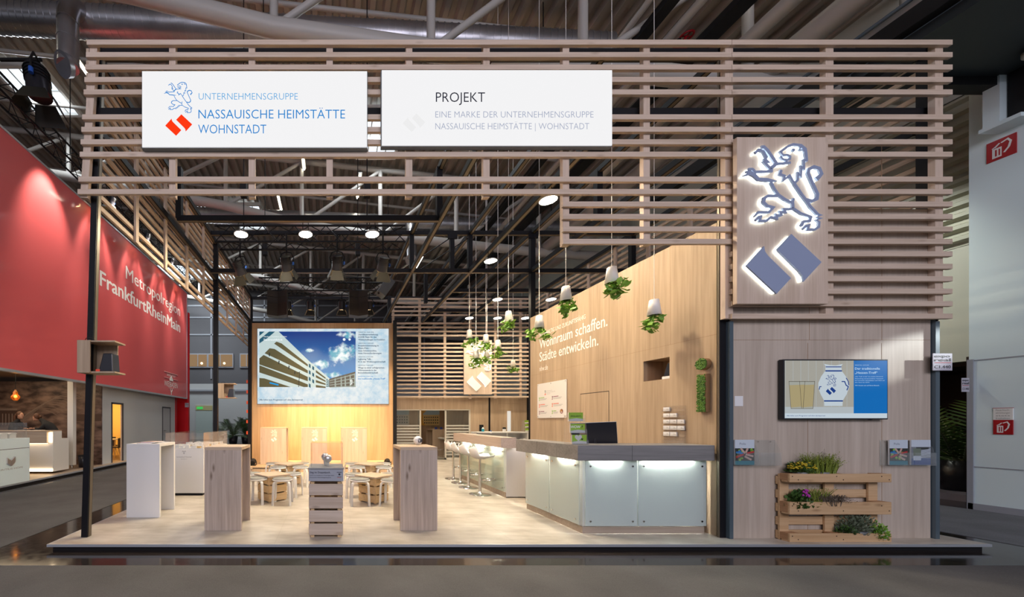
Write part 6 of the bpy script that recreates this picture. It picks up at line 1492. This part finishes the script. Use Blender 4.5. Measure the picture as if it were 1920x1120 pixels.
for x, r_, lab in ((-8.12, .1, 'open sheet of paper on the information counter, right'), (-8.55, -.2, 'sheet of paper under the hands on the information counter')): single(MB().obox((x, 9.85, 1.188), .22, .30, .005, (0, 0, r_)), 'paper_sheet', paper, lab, 'paper', 'papers on the information counter')
t = thing('pendant_lamp', 'amber glass pendant lamp above the information counter', 'pendant lamp', (X_(29, 9.9), 9.9, Z_(748, 9.9))); px_, pz_ = X_(29, 9.9), Z_(751, 9.9)
MB().lathe([(.02, .30), (.03, .26), (.06, .22), (.05, .17), (.10, .12), (.105, .06), (.05, 0)], (px_, 9.9, pz_), 18).build('glass_shade', glassy('amber_glass', (1, .55, .12), .35, (.8, .35, .05), .1), t)
MB().ball((px_, 9.9, pz_+.11), .035).build('bulb', emit('amber_bulb', (1, .55, .15), 18), t); MB().cyl((px_, 9.9, pz_+.28), (px_, 9.9, 2.90), .006, n=6).build('cord', black, t)
t = thing('stand_canopy', 'wooden ceiling over the red banner stand behind the banner', 'canopy', (-10.5, 9, 2.9)); MB().box(-14, 6.3, 2.90, NX-.14, 17.2, 2.96).build('ceiling_panel', pmat('canopy_wood', (.36, .24, .14), .5), t)
for i, (x, y) in enumerate(((-8.4, 8.3), (-9.4, 10.2), (-8.6, 11.0))): MB().cyl((x, y, 2.885), (x, y, 2.90), .06, n=12).build('recessed_light', emit('canopy_light', (1, .75, .45), 14) if i == 0 else MATS['canopy_light'], t)
area_light('canopy_downlights', (-9.2, 9.6, 2.85), (-9.2, 9.6, 0), 2.4, 3.0, 55, (1, .78, .52))
area_light('yellow_room_lamp', (-8.8, 13.3, 2.6), (-8.8, 13.3, 0), .8, .8, 45, (1, .72, .35))
def person(x, y, z0, face, lean, lab, hair_len, seed):
    """one skinned body; face = +1 looks to +x, -1 to -x"""
    t = thing('person', lab, 'person', (x, y, z0), None)
    J = [(0, 0, .95), (.02*face, 0, 1.10), (.05*face+lean*.4*face, 0, 1.30), (.05*face+lean*.75*face, 0, 1.43), (.06*face+lean*1.0*face, 0, 1.50)]
    R = [.135, .125, .145, .075, .05]
    E = [(0, 1), (1, 2), (2, 3), (3, 4)]
    hx = J[4][0]+.02*face
    for s in (-1, 1):
        n = len(J); J += [(J[2][0], s*.17, 1.38-lean*.15), (J[2][0]+.08*face, s*.22, 1.20), (J[2][0]+.30*face, s*.10, 1.222)]; R += [.058, .046, .034]; E += [(2, n), (n, n+1), (n+1, n+2)]
        k = len(J); J += [(0, s*.095, .88), (.02*face, s*.10, .48), (0, s*.10, .06), (.12*face, s*.10, .03)]; R += [.085, .062, .042, .035]; E += [(0, k), (k, k+1), (k+1, k+2), (k+2, k+3)]
    me = bpy.data.meshes.new('body'); me.from_pydata([tuple(v) for v in J], E, []); me.materials.append(suit)
    o = bpy.data.objects.new('body', me); COL.objects.link(o); o.parent = t
    sk = o.modifiers.new('skin', 'SKIN'); sk.use_smooth_shade = True; o.modifiers.new('sub', 'SUBSURF').levels = 1; o.modifiers['sub'].render_levels = 1
    for i, sv in enumerate(me.skin_vertices[0].data): sv.radius = (R[i], R[i]); sv.use_root = i == 0
    hc = Vector((hx+.02*face+lean*.15*face, 0, 1.62-lean*.18))
    m = MB(); m.ball(hc, .082, .072, .108, 16); m.ball(hc+Vector((.078*face, 0, -.005)), .020, .012, .022, 8); m.ball(hc+Vector((.045*face, 0, -.072)), .032, .035, .028, 8)
    for s in (-1, 1): m.ball(hc+Vector((0, s*.072, -.005)), .016, .010, .024, 8)
    hd = m.build('head', skin, t, local=True)
    MB().ball(hc+Vector((.072*face, .03, .02)), .008, n=6).ball(hc+Vector((.072*face, -.03, .02)), .008, n=6).build('eyes', black_ink, hd, local=True); MB().ball(hc+Vector((.076*face, 0, -.055)), .008, .018, .005, 8).build('mouth', pmat('lip', (.36, .14, .11), .5) if 'lip' not in MATS else MATS['lip'], hd, local=True)
    m = MB(); m.ball(hc+Vector((-.022*face, 0, .03)), .085, .082, .100, 16)
    if hair_len: m.tube([hc+Vector((-.09*face, 0, .04)), hc+Vector((-.15*face, 0, -.02)), hc+Vector((-.155*face, 0, -.15)), hc+Vector((-.13*face, 0, -.25))], [.03, .045, .04, .012], 8)
    else: m.ball(hc+Vector((-.11*face, .02, .02)), .045)
    m.build('hair', hair_m, t, local=True)
    for s in (-1, 1):
        b0 = Vector((J[2][0]+.30*face, s*.10, 1.218)); m = MB(); m.ball(b0+Vector((.045*face, 0, .005)), .045, .036, .018, 10)
        for q_ in range(4): m.tube([b0+Vector((.07*face, -.028+.019*q_, .005)), b0+Vector(((.115+.006*(q_ % 3))*face, -.028+.019*q_, .0)), b0+Vector(((.145+.008*(q_ % 3))*face, -.028+.019*q_, -.012))], .008, 6)
        m.tube([b0+Vector((.03*face, -s*.03, .0)), b0+Vector((.07*face, -s*.06, -.002)), b0+Vector((.095*face, -s*.062, -.006))], .009, 6); m.build('hand', skin, t, local=True)
    return t
person(X_(34, 10.45)-.15, 10.45, .004, 1, .10, 'person in black with long brown hair standing behind the information counter', True, 1)
person(X_(73, 10.45)+.50, 10.45, .004, -1, .42, 'person in black with reddish hair tied up leaning over the information counter', False, 2)
# ================================================================== pallet planter on the tower and greenery
t = thing('pallet_shelf', 'upright wooden pallet used as planter shelf before the tower', 'pallet', (6.0, 4.28, 0))
ax0, ax1, fy, ky = 5.335, 6.545, 4.215, 4.355
f_rows = [(.0, .10), (.345, .468), (.70, .80)]
x0 = X_(1481, fy); x1 = X_(1672, fy)
zr = [(Z_(1017, fy)+.0, Z_(1001, fy)), (Z_(965.5, fy), Z_(942, fy)), (Z_(905, fy), Z_(889, fy))]
zr[0] = (0.0, zr[0][1])
for i, (a, b) in enumerate(zr):
    MB().box(x0, fy, a, x1, fy+.022, b).build('front_board', pallet_pine, t, .004)
    MB().box(x0, fy+.022, a, x1, ky-.06, a+.018).build('trough_bottom', pallet_pine, t)
    for x in (x0, (x0+x1)/2-.07, x1-.145): MB().box(x, fy+.022, a+.018, x+.145, ky-.045, b-.002).build('block', pallet_end, t, .002)
for x in (x0, (x0+x1)/2-.055, x1-.13): MB().box(x, ky-.045, 0, x+.11, ky-.024, .80).build('upright_board', pallet_pine, t, .003)
for i in range(5): MB().box(x0, ky-.023, .01+i*.165, x1, ky-.001, .11+i*.165).build('deck_board', pallet_pine, t, .003)
m = MB()
for a, b in zr:
    for k, x in enumerate((x0+.03, x0+.10, (x0+x1)/2-.05, (x0+x1)/2+.03, x1-.12, x1-.03)): m.cyl((x, fy-.0015, a+(b-a)*(.3 if k % 2 else .7)), (x, fy+.002, a+(b-a)*(.3 if k % 2 else .7)), .006, n=8)
m.build('nails', blackm, t)
def leaf(m, c, d1, l, w, r, mi=0):
    d2 = d1.cross(Vector((r.uniform(-1, 1), r.uniform(-1, 1), r.uniform(-1, 1)))).normalized()
    m.add([c, c+d1*l*.4+d2*w, c+d1*l, c+d1*l*.4-d2*w], [(0, 1, 2, 3)], mi)
def bush(m, c, rx, ry, rz, n, l, w, r, up=.4, mi=0):
    c = Vector(c)
    for _ in range(n):
        v = Vector((r.gauss(0, 1), r.gauss(0, 1), abs(r.gauss(0, 1)))).normalized(); k = r.uniform(.35, 1)
        p = c+Vector((v.x*rx*k, v.y*ry*k, v.z*rz*k)); d1 = (v+Vector((r.uniform(-.5, .5), r.uniform(-.5, .5), up+r.uniform(-.4, .4)))).normalized(); leaf(m, p, d1, l*r.uniform(.7, 1.3), w*r.uniform(.7, 1.2), r, mi)
def grass(m, c, rx, ry, n, h, lean, r, mi=0, w=.003, droop=0.0):
    for _ in range(n):
        b = Vector(c)+Vector((r.uniform(-rx, rx), r.uniform(-ry, ry), 0)); a = r.uniform(0, 2*PI); s = r.uniform(0, lean)+.0; hh = h*r.uniform(.5, 1)
        dx = Vector((math.cos(a)*s+(b.x-c[0])/max(rx, .01)*lean*.5, math.sin(a)*s*.6, 0)); side = Vector((-math.sin(a), math.cos(a), 0))*w
        p1 = b+dx*hh*.4+Vector((0, 0, hh*.6)); p2 = b+dx*hh+Vector((0, 0, hh*(1-droop)))
        m.add([b-side, b+side, p1+side*.8, p1-side*.8, p2], [(0, 1, 2, 3), (3, 2, 4)], mi)
        for k in range(3): q = p1+(p2-p1)*r.random(); leaf(m, q, Vector((r.uniform(-1, 1), r.uniform(-1, 1), .8)).normalized(), .018, .003, r, mi)
potm = pmat('grey_tray', (.16, .17, .17), .5)
def plant(name, lab, x, z, pot=True, w=.1):
    t = thing(name, lab, 'plant', (x, 4.28, z), 'plants in the pallet shelf')
    MB().lathe([(0, 0), (w*.7*.5, 0), (w*.5, .07), (w*.45, .07), (w*.4, .05), (0, .05)], (x, 4.272, z), 14).build('pot', potm, t)
    return t
r = random.Random(11); fy2 = 4.272
zt = zr[2][0]+.018; zm = zr[1][0]+.018; zb = zr[0][0]+.018
X4 = lambda px: X_(px, fy2)
t = plant('yellow_flower_plant', 'yellow flowering plant on top of the pallet shelf', X4(1500), zt+.03, w=.12); m = MB(); bush(m, (X4(1500), fy2, zt+.09), .14, .06, .13, 380, .04, .012, r); m.build('leaves', leaf_d, t)
m = MB()
for _ in range(120):
    a = r.uniform(-.14, .12); m.ball((X4(1500)+a, fy2+r.uniform(-.065, .03), zt+.14+r.uniform(0, .085)*(1-(a/.15)**2)), .012, .012, .007, 6)
m.build('flowers', flower_y, t)['kind'] = 'stuff'
t = plant('heather_plant', 'tall spiky green heather on top of the pallet shelf', X4(1540), zt+.03, w=.12); m = MB(); grass(m, (X4(1536), fy2, zt+.08), .14, .045, 330, .26, .5, r, 0, .004); grass(m, (X4(1554), fy2, zt+.08), .06, .03, 140, .23, .9, r, 0, .004, droop=.3); m.build('sprigs', leaf_y, t)
m = MB(); grass(m, (X4(1533), fy2, zt+.08), .09, .03, 14, .34, .2, r, 0); m.build('dry_stalks', leaf_b, t)
t = plant('cyclamen', 'dark-leaved plant with magenta flowers on the middle shelf', X4(1496), zm+.03, w=.12); m = MB(); bush(m, (X4(1496), fy2, zm+.05), .15, .06, .21, 420, .045, .02, r); m.build('leaves', leaf_d, t); m = MB()
for _ in range(14): m.ball((X4(1500)+r.uniform(-.05, .05), fy2-.05+r.uniform(-.01, .02), zm+.23+r.uniform(-.04, .05)), .015, .010, .016, 6)
m.build('flowers', flower_p, t)
t = plant('mixed_grass_plant', 'green grass tuft beside the magenta flowers on the middle shelf', X4(1527), zm+.03, w=.11); m = MB(); grass(m, (X4(1530), fy2, zm+.06), .08, .045, 160, .25, .7, r, 0, .004); bush(m, (X4(1520), fy2, zm+.06), .07, .05, .10, 80, .05, .008, r); m.build('blades', leaf_y, t)
t = plant('trailing_heather', 'brownish trailing heather hanging over the middle board', X4(1550), zm+.03, w=.10); m = MB(); grass(m, (X4(1552), fy2-.03, zm+.08), .08, .03, 260, .22, 1.1, r, 0, .003, .65); m.build('sprigs', leaf_b, t)
t = plant('silver_shrub', 'bushy grey-green shrub at the bottom right of the pallet shelf', X4(1608), zb+.03, w=.14); m = MB(); bush(m, (X4(1606), fy2, zb+.06), .24, .065, .30, 1000, .034, .008, r, .7); m.build('leaves', leaf_s, t); m = MB(); bush(m, (X4(1585), fy2-.01, zb+.07), .12, .05, .10, 180, .035, .010, r); m.build('low_leaves', leaf_d, t)
t = plant('white_berry_plant', 'leafy plant with pale tips at the right end of the bottom board', X4(1636), zb+.03, w=.09); m = MB(); bush(m, (X4(1640), fy2-.03, zb+.02), .10, .055, .19, 260, .03, .012, r); m.build('leaves', leaf_g, t); m = MB(); bush(m, (X4(1640), fy2-.05, zb+.0), .07, .03, .14, 40, .016, .007, r); m.build('pale_tips', leafmat('pale_tip', (.5, .6, .5), (.75, .8, .72)), t)
single(MB().box(X4(1565), 4.235, zb+.001, X4(1615), 4.30, zb+.028), 'plant_tray', potm, 'shallow grey tray under the grey-green shrub', 'tray')
# palms
def palm(x, y, z0, h, lab, seed, n=15, sp=1.0):
    r = random.Random(seed); t = thing('potted_palm', lab, 'palm', (x, y, z0), 'potted palms'); k = h*.17
    MB().lathe([(0, 0), (k*.62, 0), (k*.85, k*1.7), (k*.75, k*1.7), (k*.7, k*1.5), (0, k*1.5)], (x, y, z0), 18).build('pot', device, t)
    st = MB(); m = MB()
    for i in range(n):
        a = 2*PI*i/n+r.uniform(-.2, .2); el = r.uniform(.35, 1.35); L0 = h*r.uniform(.55, .80); b = Vector((x+r.uniform(-.05, .05), y+r.uniform(-.05, .05), z0+k*1.5)); pts = []
        for s in range(9):
            u = s/8; pts.append(b+Vector((math.cos(a)*math.cos(el)*L0*u*sp, math.sin(a)*math.cos(el)*L0*u*sp, L0*(math.sin(el)*u*1.15-.42*u*u*(1.2-.5*math.sin(el))))))
        st.tube(pts, [.012*h*(1-.7*s/8) for s in range(9)], 5)
        for s in range(2, 9):
            d_ = (pts[s]-pts[s-1]).normalized(); sd = d_.cross(Vector((0, 0, 1))).normalized()
            for q_ in (-1, 1):
                for e in (0, .5):
                    c = pts[s-1]+(pts[s]-pts[s-1])*e; l = h*.20*(1-abs(s-5)/9); d1 = (sd*q_*.8+d_*.7-Vector((0, 0, .25))).normalized(); w = d_*h*.010
                    m.add([c-w, c+w, c+d1*l*.6+w*.8, c+d1*l, c+d1*l*.6-w*.8], [(0, 1, 2, 3, 4)])
    st.build('stems', leaf_s, t); m.build('fronds', leaf_d, t)
palm(X_(437, 22), 22, HF, 2.1, 'potted palm left of the stage wall, larger of the pair', 1); palm(X_(461, 22.5), 22.5, HF, 2.1, 'potted palm right beside the stage wall post', 2); palm(X_(413, 24), 24, HF, 1.9, 'potted palm half hidden behind the middle left post', 3, 11)
palm(12.65, 7.1, HF+.13, 2.1, 'lit palm in the dark opening at the right', 4, 18); palm(13.3, 7.5, HF+.13, 1.5, 'smaller palm deeper in the dark opening at the right', 5, 13)
spot_light('opening_palm_lamp', (13.0, 6.4, 2.45), (12.7, 7.2, 1.3), 30, (1, .75, .45), math.radians(70), .8)
